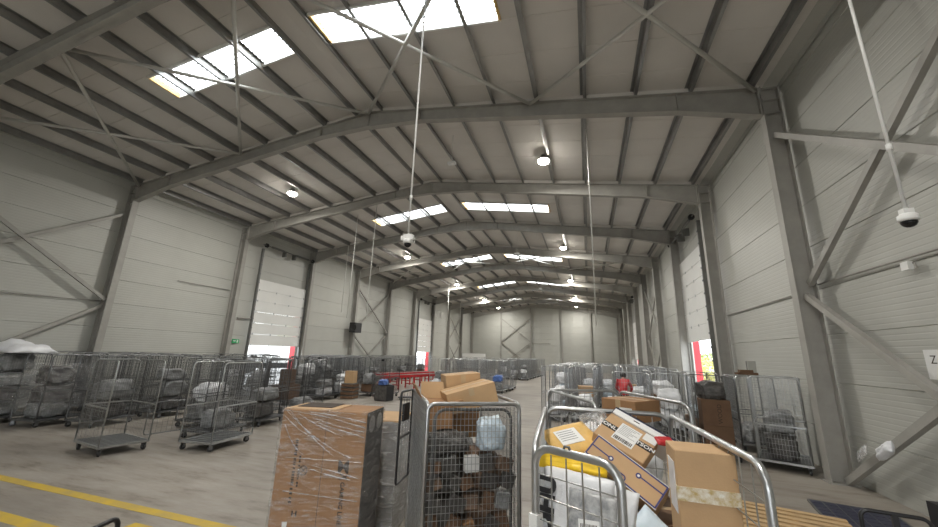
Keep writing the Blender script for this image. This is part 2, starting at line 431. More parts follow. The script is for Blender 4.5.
def halfframe():
    out = {}
    for s in (-1, 1):
        ci = CR if s > 0 else CL; co = ci + s * .36; F = .11
        m = MB(); zt = ztop(ci) + .02
        m.prism([(ci, 0), (ci + s * .022, 0), (ci + s * .022, zt), (ci, zt)], -F, F)
        m.prism([(co - s * .022, 0), (co, 0), (co, zt - .04), (co - s * .022, zt - .04)], -F, F)
        m.prism([(ci + s * .02, 0), (co - s * .02, 0), (co - s * .02, zt - .04), (ci + s * .02, zt)], -.008, .008)
        m.bounds(min(ci, co) - .04, max(ci, co) + .04, -.15, .15, 0, .025)
        for zz in (7.64, 8.0, zt - .05): m.bounds(min(ci, co) + .01, max(ci, co) - .01, -F + .01, F - .01, zz - .01, zz + .01)
        out['column', s] = m.mesh('column', 'steel')
        hx = ci - s * 1.70
        top = [(ci, ztop(ci)), (XA, ztop(XA))]
        bot = [(ci, 7.64), (hx, 8.07), (XA + s * 1.85, 9.10), (XA, 9.18)]
        m = MB(); m.prism(top + bot[::-1], -.008, .008)
        def strip(a, b, th, F=.10):
            d = Vector((b[0] - a[0], b[1] - a[1])).normalized(); nn = Vector((-d.y, d.x)) * th
            m.prism([a, b, (b[0] + nn.x, b[1] + nn.y), (a[0] + nn.x, a[1] + nn.y)], -F, F)
        strip(top[0], top[1], -.02 if s < 0 else .02)
        for a, b in zip(bot[:-1], bot[1:]): strip(a, b, .022)
        out['rafter', s] = m.mesh('rafter', 'steel')
        x = XA + s * 1.85
        out['stiffener', s] = [MB().bounds(ci - s * .03 - .015, ci - s * .03 + .015, -.10, .10, 7.66, ztop(ci) - .01).mesh('stiffener_plate', 'steel'),
                               MB().bounds(hx - .008, hx + .008, -.09, .09, 8.09, ztop(hx) - .02).mesh('stiffener_plate', 'steel'),
                               MB().bounds(x - .008, x + .008, -.09, .09, 9.12, ztop(x) - .02).mesh('stiffener_plate', 'steel')]
        m = MB(); zc = .03
        m.prism([(ci, ztop(ci) + .02), (XA, ztop(XA) + .02), (XA, ztop(XA) + .16), (ci, ztop(ci) + .16)], -.02, .02)
        out['filler', s] = m.mesh('filler_strip', 'roof')
    return out
HF = halfframe()
for i in FR:
    e = empty('portal_frame', (0, fy(i), 0))
    tag(e, SEEN.get(i, '%s grey steel roof frame of the hall, behind the photographer' % ORD[i]), 'steel frame', 'portal frames of the hall')
    for s in (-1, 1):
        link('column', HF['column', s], e); link('rafter', HF['rafter', s], e); [link('stiffener_plate', q, e) for q in HF['stiffener', s]]; link('filler_strip', HF['filler', s], e)
    MB().bounds(XA - .012, XA + .012, -.10, .10, 9.16, 9.70).build('apex_plate', 'steel', parent=e)

# sectional doors
def sect_door(n, side, y0, y1, zb, zt):
    x = XR if side > 0 else XL; i = -side          # i points indoors
    e = tag(empty('door_%d' % n, (0, 0, 0)), kind='structure')
    k = max(5, round((zt - zb) / .61)); h = (zt - zb) / k
    for q in range(k):
        z0 = zb + q * h
        d = MB(); xa = x + i * .10; xb = x + i * .145; y_a, y_b = y0 - .06, y1 + .06
        d.prism([(xa, z0 + .004), (xb - i * .008, z0 + .004), (xb, z0 + .014), (xb, z0 + h - .014), (xb - i * .008, z0 + h - .004), (xa, z0 + h - .004)], y_a, y_b)
        po = d.build('door_section', 'door', parent=e)
        hb = MB()
        for yy in (y0 + .05, y0 + (y1 - y0) * .36, y0 + (y1 - y0) * .66, y1 - .05): hb.bounds(min(xb, xb + i * .015), max(xb, xb + i * .015), yy - .03, yy + .03, z0 - .05 if q else z0 + .01, z0 + .05)
        hb.build('hinges', 'zinc', parent=po)['kind'] = 'stuff'
    for yy in (y0 - .12, y1 + .12):
        d = MB(); d.bounds(min(x + i * .06, x + i * .20), max(x + i * .06, x + i * .20), yy - .04, yy + .04, 0, 7.55)
        d.build('guide_rail', 'rail', parent=e)
        d = MB()
        for z in [q * .5 + .6 for q in range(14)]: d.bounds(min(x + i * .20, x + i * .23), max(x + i * .20, x + i * .23), yy - .07, yy + .03, z - .03, z + .03)
        d.build('rail_brackets', 'zinc_dark', parent=e)['kind'] = 'stuff'
    sh = MB(); sh.tube([(x + i * .35, y0 - .35, 7.72), (x + i * .35, y1 + .30, 7.72)], .025, 8).build('torsion_shaft', 'rail', parent=e)
    for ya, yb in ((y0 + .25, y0 + 1.2), (y1 - 1.35, y1 - .3)): MB().tube([(x + i * .35, ya, 7.72), (x + i * .35, yb, 7.72)], .06, 8).build('torsion_spring', 'rail', parent=e)
    for ya in (y0 - .12, y1 + .12):
        d = MB(); d.lathe([(.12, -.05), (.12, -.03), (.09, -.02), (.09, .02), (.12, .03), (.12, .05)], 14, (x + i * .35, ya, 7.72), Matrix.Rotation(R(90), 3, 'X'))
        d.build('cable_drum', 'black_metal', parent=e)
    for f in (.38, .60):
        yy = y0 + (y1 - y0) * f
        MB().bounds(min(x + i * .08, x + i * .38), max(x + i * .08, x + i * .38), yy - .03, yy + .03, 7.42, 7.76).build('shaft_bracket', 'rail', parent=e)
    # jambs lining the opening
    MB().bounds(min(x - i * .02, x - i * .40), max(x - i * .02, x - i * .40), y1 - .02, y1 + .22, 0, 4.45).build('jamb', 'red_paint', parent=e)['label'] = 'red painted side of the opening'
    MB().bounds(min(x - i * .02, x - i * .40), max(x - i * .02, x - i * .40), y0 - .22, y0 + .02, 0, 4.45).build('jamb', 'white', parent=e)
    return e
sect_door(1, -1, *DOORS[(-1, 1)]); sect_door(2, 1, *DOORS[(1, 1)]); sect_door(3, -1, *DOORS[(-1, 5)]); sect_door(4, 1, *DOORS[(1, 5)])

# small fittings on the walls
def pipe(label, pts, r, m='cable', name='conduit_pipe', cat='pipe'):
    b = MB(); b.smooth = True; o = b.tube(pts, r, 8).build(name, m); return tag(o, label, cat)
pipe('thin grey conduit running along the right wall beside the big column', [(4.52, 3.0, 3.60), (4.52, 9.3, 3.66)], .018, 'steel')
pipe('short thin pipe on the right wall beyond the big column', [(4.54, 10.3, 3.60), (4.54, 14.6, 3.60), (4.54, 14.62, 3.56)], .016, 'steel')
pipe('thin grey conduit on the left wall across the braced bay', [(-17.44, 6.4, 3.52), (-17.44, 9.0, 3.60)], .02, 'steel')
pipe('thin pipe high on the left wall in the bare bay', [(-17.44, 11.6, 4.88), (-17.44, 14.2, 4.90)], .018, 'steel')
pipe('short stub pipe beside the half open left dock door', [(-17.42, 14.9, 3.55), (-17.42, 15.75, 3.58)], .045, 'steel')
pipe('thin pipe on the far gable wall beside the braced panel', [(-7.7, YE - .05, 3.85), (-5.2, YE - .05, 3.85)], .025, 'steel')
jb = empty('junction_box', (4.52, 6.86, 3.52)); tag(jb, 'small white junction box hanging from the conduit on the right wall', 'junction box')
MB().box((-.04, 0, -.01), (.07, .13, .12)).build('housing', 'white', parent=jb)
b = MB()
for dy in (-.08, .08): b.tube([(-.02, dy, .02), (-.02, dy * 1.4, .02), (-.02, dy * 1.4, -.06)], .012, 6)
b.build('cable_gland', 'steel', parent=jb)
ex = empty('exit_sign', (-17.43, 15.02, 2.36)); tag(ex, 'small green emergency exit sign beside the left dock door', 'sign')
MB().bounds(0, .025, -.20, .20, -.10, .10).build('plate', 'green_sign', parent=ex)
b = MB(); b.prism([(-.15, -.01), (-.05, -.01), (-.05, -.045), (.0, .01), (-.05, .06), (-.05, .03), (-.15, .03)], .025, .028, 'x'); b.prism([(.06, -.07), (.14, -.07), (.14, .07), (.06, .07)], .025, .028, 'x')
b.build('arrow_and_door_symbol', 'white', parent=ex)
sp = empty('fan_heater', (-17.10, 24.55, 3.75)); tag(sp, 'black square box mounted on the left wall column past the dock door', 'wall unit')
b = MB(); b.bounds(.05, .55, -.42, .42, -.36, .36); b.build('housing', 'black', parent=sp)
b = MB(); b.lathe([(.27, 0), (.27, .03), (.23, .03), (.22, .012), (.03, .012)], 18, (.40, -.42, 0), Matrix.Rotation(R(90), 3, 'X')); b.build('fan_grille', 'black_metal', parent=sp)
MB().bounds(-.10, .06, -.1, .1, -.08, .08).build('bracket', 'rail', parent=sp)
pp = empty('paper_notice', (4.545, 6.9, 2.13)); tag(pp, 'white paper notice with a black letter Z on the right wall', 'notice')
MB().bounds(-.004, 0, -.20, .16, -.20, .20).build('sheet', 'paper', parent=pp)
z = text_mesh('Z', .16, 'ink'); o = link('lettering', z, pp); o.matrix_local = Matrix(((0, 0, -1, -.005), (-1, 0, 0, 0.02), (0, 1, 0, .06), (0, 0, 0, 1)))

# hanging cables, sensors
def hang(x, y, z0, z1, r, label, name='hanging_cable', cat='cable'):
    b = MB(); b.smooth = True; o = b.tube([(x, y, z0), (x + .01, y, (z0 + z1) / 2), (x, y, z1)], r, 6).build(name, 'cable'); return tag(o, label, cat)
hang(-14.49, 19.5, 4.36, zroof(-14.49), .021, 'thin pale cable hanging at left, leftmost of the three near the black wall box')
hang(-11.61, 16.13, 3.67, zroof(-11.61), .021, 'thin pale cable hanging at left, middle of the three near the black wall box')
hang(-10.12, 15.57, 3.61, zroof(-10.12), .021, 'thin pale cable hanging at left, rightmost of the three near the black wall box')
hang(-13.17, 34.6, 2.85, zroof(-13.17), .02, 'long pale cable hanging before the far left cages')
hang(-15.19, 44.4, 5.9, zroof(-15.19), .02, 'short pale cable hanging in the far left corner')
hang(.25, 10.52, 2.93, zroof(.25), .015, 'long thin pale cable hanging right of centre above the cages')
def sensor(x, y, z, label):
    e = empty('hanging_sensor', (x, y, z)); tag(e, label, 'sensor', 'sensors hanging from the roof')
    MB().tube([(0, 0, .03), (0, 0, zroof(x) - z)], .010, 6).build('rod', 'cable', parent=e)
    MB().bounds(-.14, .14, -.08, .08, -.035, .035).build('housing', 'white', parent=e)
    MB().lathe([(.05, -.06), (.06, -.035)], 10).build('lens', 'white', parent=e)
sensor(-4.24, 10.89, 8.52, 'white sensor on a short rod under the first roof bay')
sensor(-3.94, 22.0, 8.25, 'white sensor on a short rod under the third roof bay')
sensor(-3.76, 32.6, 7.92, 'white sensor on a short rod under the fifth roof bay')
sensor(-15.3, 36.3, 7.95, 'white sensor on a short rod near the left wall')

def dome_cam(x, y, z, label, twin):
    e = empty('dome_camera', (x, y, z)); tag(e, label, 'camera'); e.scale = (.75, .75, .75)
    b = MB(); b.smooth = True; b.tube([(0, 0, .12), (0, 0, (zroof(x) - z) / .75)], .021, 10).build('drop_pole', 'white', parent=e)
    b = MB(); b.smooth = True; b.lathe([(.033, 1.0), (.033, 1.10)], 10).build('pole_joint', 'white', parent=e)
    k_ = .10 if twin else .055
    b = MB(); b.bounds(-k_, k_, -.05, .05, .05, .16 if twin else .12); b.build('mount_bracket', 'white', parent=e)
    b = MB(); b.smooth = True; b.lathe([(.075, .05), (.10, .03), (.105, -.02), (.10, -.05), (.085, -.055)], 20).build('housing', 'white', parent=e)
    b = MB(); b.smooth = True; b.lathe([(.084, -.05), (.08, -.085), (.062, -.115), (.035, -.133), (.005, -.14)], 20).build('dome', 'dome_black', parent=e)
    if twin:
        for dx in (-.11, .12): MB().bounds(dx - .035, dx + .035, -.07, -.01, .02, .12).build('side_box', 'white', parent=e)
        b = MB(); b.tube([(.10, 0, .10), (.17, 0, .06), (.16, 0, -.05), (.10, 0, -.06)], .008, 6); b.build('cable', 'cable', parent=e)
    return e
dome_cam(-2.79, 5.31, 3.88, 'white dome camera on a long pole hanging in the middle of the hall', True)
dome_cam(3.14, 4.65, 3.55, 'white dome camera with black bubble on a pole near the right wall', False)

# high bay lamps
def lamp_me():
    b = MB(); b.smooth = True; b.lathe([(.05, .22), (.09, .20), (.11, .08), (.21, .02), (.22, -.01), (.21, -.02)], 18); h = b.mesh('lamp_housing', 'zinc')
    b = MB(); b.lathe([(.20, -.018), (.20, -.07), (.15, -.11), (.03, -.13)], 18)
    g = bpy.data.materials.new('lamp_glow'); g.use_nodes = True; bs = g.node_tree.nodes['Principled BSDF']
    bs.inputs['Emission Color'].default_value = (1, .95, .86, 1); bs.inputs['Emission Strength'].default_value = 40; MATS['lamp_glow'] = g
    return h, b.mesh('lamp_lens', 'lamp_glow')
LH, LL = lamp_me()
LY = [-10.0, 1.2, 12.2, 23.6, 34.6, 45.6, 53.4]
LW = ['behind the photographer', 'over the photographer', 'in the first roof bay', 'in the third roof bay', 'in the fifth roof bay', 'in the seventh roof bay', 'before the far wall']
for j, (x, sd) in enumerate(((-1.22, 'right'), (-12.35, 'left'))):
    for y, wh in zip(LY, LW):
        if sd == 'left' and y < 5: continue
        z = zroof(x) - .30
        e = empty('high_bay_lamp', (x, y, z)); tag(e, 'lit round high bay lamp %s, %s row of lamps' % (wh, sd), 'lamp', 'high bay lamps under the roof')
        link('lamp_housing', LH, e); link('lamp_lens', LL, e)
        MB().tube([(0, 0, .2), (0, 0, .30)], .012, 6).build('suspension', 'cable', parent=e)
        ld = bpy.data.lights.new('lamp_light', 'AREA'); ld.shape = 'DISK'; ld.size = .34; ld.energy = LAMP_W; ld.color = (1, .965, .90)
        lo = bpy.data.objects.new('lamp_light', ld); col.objects.link(lo); lo.parent = e; lo.location = (0, 0, -.14)


# ------------------------------------------------------------------ roll cages
rnd = random.Random(7)
def wires(wd, h, du, dv, z0, top_r=.0, r=.0026):
    m = MB(); n = max(2, round(wd / du)); k = max(2, round((h - z0) / dv))
    for i in range(1, n): x = -wd / 2 + wd * i / n; m.tube([(x, 0, z0), (x, 0, h)], r, 4, caps=False)
    for j in range(1, k): z = z0 + (h - z0) * j / k; m.tube([(-wd / 2, .004, z), (wd / 2, .004, z)], r, 4, caps=False)
    return m
class CageKit:
    def __init__(s, W, D, H, du=.062, dv=.115, r=.0026, tube=.0135, frame='zinc', wire='zinc', rad=.09):
        s.W, s.D, s.H = W, D, H; Z = .17
        def frame_m(wd, mids):
            m = MB(); m.smooth = True
            m.tube([(u, 0, v) for u, v in rounded(wd, H, rad, 5, Z)], tube, 8); return m
        s.side = frame_m(D, 0).mesh('side_panel', frame); s.end = frame_m(W, 0).mesh('end_panel', frame)
        s.side_w = wires(D - .02, H - .02, du, dv, Z + .04, r=r).mesh('wire_mesh', wire); s.end_w = wires(W - .02, H - .02, du, dv, Z + .04, r=r).mesh('wire_mesh', wire)
        s.side_b = MB().bounds(-D / 2, D / 2, -.012, .012, .84, .865).mesh('middle_rail', frame); s.end_b = MB().bounds(-W / 2, W / 2, -.012, .012, .84, .865).mesh('middle_rail', frame)
        gw = W - .04
        m = MB(); m.smooth = True; m.tube([(u + gw / 2, 0, v) for u, v in loop_rect(gw, .84, .05, 3, .19)], .011, 6, closed=True); s.gate = m.mesh('gate', frame)
        m = wires(gw - .02, .83, .10, .11, .20, r=r); m.v = [(x + gw / 2, y, z) for x, y, z in m.v]; s.gate_w = m.mesh('wire_mesh', wire)
        b = MB(); t = .035
        for y in (-D / 2, D / 2): b.bounds(-W / 2, W / 2, y - t / 2, y + t / 2, .145, .185)
        for x in (-W / 2, W / 2): b.bounds(x - t / 2, x + t / 2, -D / 2, D / 2, .145, .185)
        b.cur = 1; b.bounds(-W / 2 + .02, W / 2 - .02, -D / 2 + .02, D / 2 - .02, .165, .172)
        s.base = b.mesh('base', frame, 'zinc_dark')
        s.slat = MB().bounds(-W / 2 + .02, W / 2 - .02, -.012, .012, .172, .184).mesh('deck_slat', frame)
        f = MB(); f.bounds(-.035, .035, -.035, .035, .130, .146); f.bounds(-.028, -.022, -.045, .02, .045, .135); f.bounds(.022, .028, -.045, .02, .045, .135)
        s.fork = f.mesh('caster', 'zinc_dark')
        wv = MB(); wv.smooth = False; wv.lathe([(.045, -.019), (.058, -.014), (.058, .014), (.045, .019)], 14, (0, -.015, .058), Matrix.Rotation(R(90), 3, 'Y')); s.wheel = wv.mesh('wheel', 'rubber')
        s.plate = MB().bounds(-.07, .07, -.004, .004, -.05, .05).mesh('tag_plate', 'black')
    def place(s, x, y, rz, label, group=None, front='open', back=True, plate=False, film=None, rail=True, slats=False):
        e = empty('roll_cage', (x, y, 0), R(rz)); tag(e, label, 'roll cage', group)
        link('base', s.base, e)
        if slats:
            for k in range(1, 8): link('deck_slat', s.slat, e, (0, -s.D / 2 + s.D * k / 8, 0))
        for i, (a, b) in enumerate(((-1, -1), (1, -1), (-1, 1), (1, 1))):
            c = link('caster', s.fork, e, (a * (s.W / 2 - .05), b * (s.D / 2 - .07), 0), rnd.uniform(-1, 1)); link('wheel', s.wheel, c)
        for a in (-1, 1):
            p = link('side_panel', s.side, e, (a * s.W / 2, 0, 0), R(90)); link('wire_mesh', s.side_w, p)
            if rail: link('middle_rail', s.side_b, p)
        if back:
            p = link('end_panel', s.end, e, (0, s.D / 2, 0)); link('wire_mesh', s.end_w, p)
            if rail: link('middle_rail', s.end_b, p)
        if front == 'panel':
            p = link('end_panel', s.end, e, (0, -s.D / 2, 0)); link('wire_mesh', s.end_w, p)
            if rail: link('middle_rail', s.end_b, p)
        elif front == 'gate':
            p = link('gate', s.gate, e, (-s.W / 2 + .02, -s.D / 2, 0)); link('wire_mesh', s.gate_w, p)
        elif isinstance(front, (int, float)):
            p = link('gate', s.gate, e, (-s.W / 2, -s.D / 2, 0), R(front)); link('wire_mesh', s.gate_w, p)
        if plate: link('tag_plate', s.plate, e, (0, -s.D / 2 - .016, s.H - .07))
        if film is not None:
            m = MB(); q = random.Random(film); z0 = q.uniform(.2, .5); z1 = q.uniform(1.2, 1.62); N = 40; pr = 2 * (s.W + s.D)
            def per(t):
                t = t % pr; a, b = s.W / 2 + .025, s.D / 2 + .025
                if t < s.W: return (-s.W / 2 + t, -b)
                t -= s.W
                if t < s.D: return (a, -s.D / 2 + t)
                t -= s.D
                if t < s.W: return (s.W / 2 - t, b)
                return (-a, s.D / 2 - (t - s.W))
            rows = 6
            for j in range(rows + 1):
                for i in range(N):
                    px, py = per(pr * i / N); v = noise.noise(Vector((px * 3, py * 3, j * .9 + film)))
                    f = 1 + .035 * v; m.v.append((px * f, py * f, z0 + (z1 - z0) * j / rows + .10 * noise.noise(Vector((px * 2, py * 2 + film, j * .3)))))
            for j in range(rows):
                for i in range(N): m.f.append((j * N + i, j * N + (i + 1) % N, (j + 1) * N + (i + 1) % N, (j + 1) * N + i)); m.mi.append(0)
            m.smooth = True; m.build('stretch_film', 'film', parent=e)['label'] = 'clear plastic stretch film wound round the cage'
        return e
KIT = CageKit(.78, 1.08, 1.74, wire='zinc_mid')
KITD = CageKit(.78, 1.08, 1.74, du=.055, dv=.10, frame='zinc_dark', wire='zinc_dark')
KITN = CageKit(.74, 1.16, 1.70, du=.031, dv=.046, r=.0024, tube=.016, rad=.055, frame='zinc_bright', wire='zinc')
KITB = CageKit(.87, 1.30, 1.70, du=.11, dv=.115, r=.0032, tube=.0165, frame='zinc_bright', wire='zinc')

# ---- contents
def bag_meshes():
    out = {}
    for mt in ('grey_bag', 'white_bag', 'dark_bag', 'brown_bag', 'blue_bag', 'pale_blue'):
        for k in range(2):
            bm = bmesh.new(); bmesh.ops.create_icosphere(bm, subdivisions=4, radius=1)
            sd = Vector((k * 7.3 + len(mt), 2.1 * k, len(mt) * .7))
            for v in bm.verts:
                p = v.co.copy(); q = Vector([math.copysign(abs(c) ** .62, c) for c in p])
                n = noise.fractal(p * 1.6 + sd, 1, 2, 4) * .20 + noise.noise(p * 6 + sd) * .05
                v.co = q * (.82 + n)
                if v.co.z < -.62: v.co.z = -.62
            me = bpy.data.meshes.new('mail_sack'); bm.to_mesh(me); bm.free(); me.materials.append(M[mt])
            for p in me.polygons: p.use_smooth = True
            zs = [v.co.z for v in me.vertices]; z0 = min(zs); h = max(zs) - z0
            xs = max(abs(v.co.x) for v in me.vertices); yv = max(abs(v.co.y) for v in me.vertices)
            for v in me.vertices: v.co = (v.co.x / xs / 2, v.co.y / yv / 2, (v.co.z - z0) / h)
            out[mt, k] = me
    return out
BAG = bag_meshes()
def bag(x, y, z, sx, sy, sz, mt, label, group=None, k=0, rz=0, name='mail_sack', cat='sack', rx=0):
    o = link(name, BAG[mt, k], None, (x, y, z), 0, scale=(sx, sy, sz)); o.rotation_euler = (R(rx), 0, R(rz)); return tag(o, label, cat, group)
def carton_mesh(dx, dy, dz, m='card', bev=.004):
    bm = bmesh.new(); bmesh.ops.create_cube(bm, size=1)
    for v in bm.verts: v.co = Vector((v.co.x * dx, v.co.y * dy, (v.co.z + .5) * dz))
    bmesh.ops.bevel(bm, geom=bm.edges[:], offset=bev, segments=1, affect='EDGES')
    me = bpy.data.meshes.new('carton'); bm.to_mesh(me); bm.free(); me.materials.append(M[m]); return me
def carton(x, y, z, dx, dy, dz, rz, label, group=None, m='card', tape=True, name='carton', mw=None):
    o = link(name, carton_mesh(dx, dy, dz, m), None, (x, y, z), R(rz)); tag(o, label, 'box', group)
    if mw is not None: o.matrix_world = mw
    if tape:
        w_ = min(.05, dy * .2)
        MB().bounds(-dx / 2 - .001, dx / 2 + .001, -w_ / 2, w_ / 2, dz - .001, dz + .0015).build('tape', 'card_tape', parent=o)
        MB().bounds(-w_ / 2, w_ / 2, -dy / 2 - .0015, -dy / 2 + .001, dz * .62, dz + .001).build('tape', 'card_tape', parent=o)
    return o
DECK = .185
LVL = ['bottom', 'second', 'third', 'fourth']
NTH = ['first', 'second', 'third', 'fourth', 'fifth', 'sixth', 'seventh', 'eighth', 'ninth', 'tenth', 'eleventh', 'twelfth', 'thirteenth']
def fill(cage, kinds, label_where, group, seed):
    """stack sacks and cartons inside a cage; each is a thing of its own"""
    q = random.Random(seed); z = DECK; a = cage.rotation_euler.z; c, s_ = math.cos(a), math.sin(a)
    for lv, kd in zip(LVL, kinds):
        ox, oy = q.uniform(-.05, .05), q.uniform(-.08, .08); X = cage.location.x + ox * c - oy * s_; Y = cage.location.y + ox * s_ + oy * c
        if kd.startswith('card'):
            h = q.uniform(.26, .46); carton(X, Y, z, q.uniform(.42, .6), q.uniform(.55, .8), h, math.degrees(a) + q.uniform(-6, 6), '%s brown carton in the %s' % (lv, label_where), 'cartons in the %s' % group, m=kd, tape=False); z += h + .002
        else:
            h = q.uniform(.30, .5); cl = {'grey_bag': 'grey', 'white_bag': 'white', 'dark_bag': 'black', 'brown_bag': 'brown', 'blue_bag': 'blue', 'pale_blue': 'pale blue'}[kd]
            bag(X, Y, z, q.uniform(.52, .62), q.uniform(.72, .86), h, kd, '%s %s sack in the %s' % (lv, cl, label_where), '%s sacks in the %s' % (cl, group), q.randint(0, 1), math.degrees(a)); z += h
LEFTROW = 'film wrapped cages along the left edge'
for i, (x, y, rz, lb, kd) in enumerate((
    (-15.75, 5.75, 14, 'film wrapped wire roll cage at the left edge of the photo', ['grey_bag', 'grey_bag', 'white_bag']),
    (-14.65, 6.10, 12, 'film wrapped wire roll cage second from the left edge, white sheet on top', ['grey_bag', 'dark_bag', 'grey_bag', 'grey_bag']),
    (-13.45, 6.55, 10, 'film wrapped wire roll cage third from the left edge with a white tag', ['grey_bag', 'dark_bag', 'dark_bag']),
    (-12.30, 7.05, 8, 'wire roll cage just behind the empty foreground left cage', ['dark_bag', 'grey_bag']))):
    c = KITD.place(x, y, rz, lb, 'wrapped cages at left', front='gate', film=i + 3 if i < 3 else None); fill(c, kd, NTH[i] + ' cage from the left edge, front row', LEFTROW, 30 + i)
b = MB(); b.v = []
N = 14
for j in range(N + 1):
    for i in range(N + 1):
        u, v = i / N - .5, j / N - .5; h = .24 * (1 - (2 * abs(u)) ** 3) * (1 - (2 * abs(v)) ** 3) * (1 + .5 * noise.noise(Vector((u * 3, v * 3, 9)))) + .10 * noise.noise(Vector((u * 5, v * 5, 1))) + .05 * noise.noise(Vector((u * 13, v * 13, 4)))
        b.v.append((u * 1.15, v * 1.0, max(.005, h + .05)))
for j in range(N):
    for i in range(N): k = j * (N + 1) + i; b.f.append((k, k + 1, k + N + 2, k + N + 1)); b.mi.append(0)
k0 = len(b.v); b.v += [(x, y, 0) for x, y, z in b.v]
for j in range(N):
    for i in range(N): k = k0 + j * (N + 1) + i; b.f.append((k, k + N + 1, k + N + 2, k + 1)); b.mi.append(0)
for i in range(N):
    for a_, b_ in ((i, i + 1), (N * (N + 1) + i + 1, N * (N + 1) + i), ((i + 1) * (N + 1), i * (N + 1)), (i * (N + 1) + N, (i + 1) * (N + 1) + N)): b.f.append((a_, k0 + a_, k0 + b_, b_)); b.mi.append(0)
b.smooth = True
tag(b.build('plastic_sheet', 'white_bag', loc=(-14.6, 6.1, 1.755), rz=R(12)), 'crumpled white plastic sheet lying on top of the left cages', 'plastic sheet')

# second and third rows behind on the left
BACKROW = 'dark wire roll cages packed in rows along the left wall'
kinds = [['grey_bag', 'dark_bag'], ['dark_bag'], ['grey_bag', 'white_bag'], [], ['dark_bag', 'grey_bag', 'grey_bag'], ['white_bag']]
n = 0
for row, (xs, yy, st) in enumerate((((-16.5, -11.4), 8.35, 1.03), ((-16.6, -10.9), 10.0, 1.03))):
    x = xs[0]; ci_ = 0
    while x < xs[1]:
        c = KITD.place(x, yy + (x + 16) * .10, rnd.uniform(2, 12), '%s dark wire cage from the left, %s packed row by the left wall' % (NTH[ci_], ['nearer', 'farther'][row]), BACKROW, front=rnd.choice(['open', 'gate']))
        if row == 0: fill(c, kinds[n % 6], NTH[ci_] + ' cage of the nearer packed row by the left wall', 'packed left rows', 60 + n)
        x += st; n += 1; ci_ += 1
# empty cages in front
KIT.place(-9.25, 5.58, 80, 'empty wire roll cage standing alone in front on the left floor', 'empty cages in front at left', front='open', slats=True, rail=True)
c = KITD.place(-8.72, 7.38, 8, 'wire roll cage with its low gate swung out, between the two empty ones', 'empty cages in front at left', front=-105, slats=True)
bag(-8.72, 7.42, DECK, .55, .75, .42, 'grey_bag', 'grey plastic sack lying in the cage with the swung out gate', None, 0, 8)
KIT.place(-7.75, 6.66, 6, 'empty wire roll cage with open front at the right end of the left group', 'empty cages in front at left', front='open', slats=True)
for i, (x, y, rz) in enumerate(((-10.1, 8.2, 10), (-8.95, 8.95, 8), (-8.75, 10.3, 9), (-9.95, 9.95, 6))):
    c = KITD.place(x, y, rz, ['left front', 'right front', 'right rear', 'left rear'][i] + ' dark wire cage of four clustered behind the two empty ones', 'cluster behind the empty cages', front=['gate', 'open'][i % 2])
    fill(c, [['grey_bag', 'white_bag'], ['dark_bag', 'grey_bag'], ['grey_bag'], [], ['white_bag', 'grey_bag']][i], ['left front', 'right front', 'right rear', 'left rear'][i] + ' cage of the cluster behind the empty cages', 'cluster behind the empty cages', 90 + i)

# in front of the left dock door
for i, (x, y, rz) in enumerate(((-15.9, 13.6, 8), (-14.7, 14.3, 12), (-16.4, 15.6, 20), (-13.35, 13.0, 5))):
    c = KITD.place(x, y, rz, '%s dark wire cage with tag plate before the open left dock door' % ['left', 'middle', 'rearmost', 'nearest'][i], 'cages before the left dock door', plate=True)
    if i < 3: fill(c, [['white_bag', 'white_bag'], ['grey_bag', 'white_bag'], ['dark_bag']][i], ['left', 'middle', 'rearmost'][i] + ' cage before the left dock door', 'cages before the left dock door', 110 + i)
c = KITD.place(-11.3, 12.3, 6, 'dark wire roll cage holding brown cartons in front of the left dock door', None, plate=True)
carton(-11.3, 12.3, DECK, .66, .86, .52, 6, 'wide dark brown carton at the bottom of the cage by the left dock door', None, 'card_dark', False)
carton(-11.18, 12.2, DECK + .523, .34, .5, .58, 4, 'upright brown carton on the wide dark one by the left dock door', None, 'card_dark', False)
MID = 'cage block right of the left dock door'
mk = [['grey_bag', 'grey_bag', 'white_bag'], ['white_bag', 'grey_bag'], ['grey_bag', 'dark_bag'], ['dark_bag', 'grey_bag', 'grey_bag'], ['white_bag', 'white_bag'], ['grey_bag'], ['card_dark', 'grey_bag']]
n = 0
for (x, y) in ((-11.95, 14.0), (-11.05, 14.25), (-13.0, 15.3), (-12.05, 15.5), (-11.1, 15.7), (-9.2, 16.4), (-10.15, 16.5), (-13.6, 16.8), (-12.65, 17.0), (-11.7, 17.2), (-13.9, 18.3), (-12.9, 18.6)):
    c = KITD.place(x, y, rnd.uniform(-1, 4), 'dark wire cage right of the left dock door, %s nearest of the block' % NTH[n], 'block right of the left dock door', front=rnd.choice(['gate', 'open']), plate=n in (0, 3, 5)); fill(c, mk[n % 7], NTH[n] + ' nearest cage right of the left dock door', MID, 130 + n); n += 1
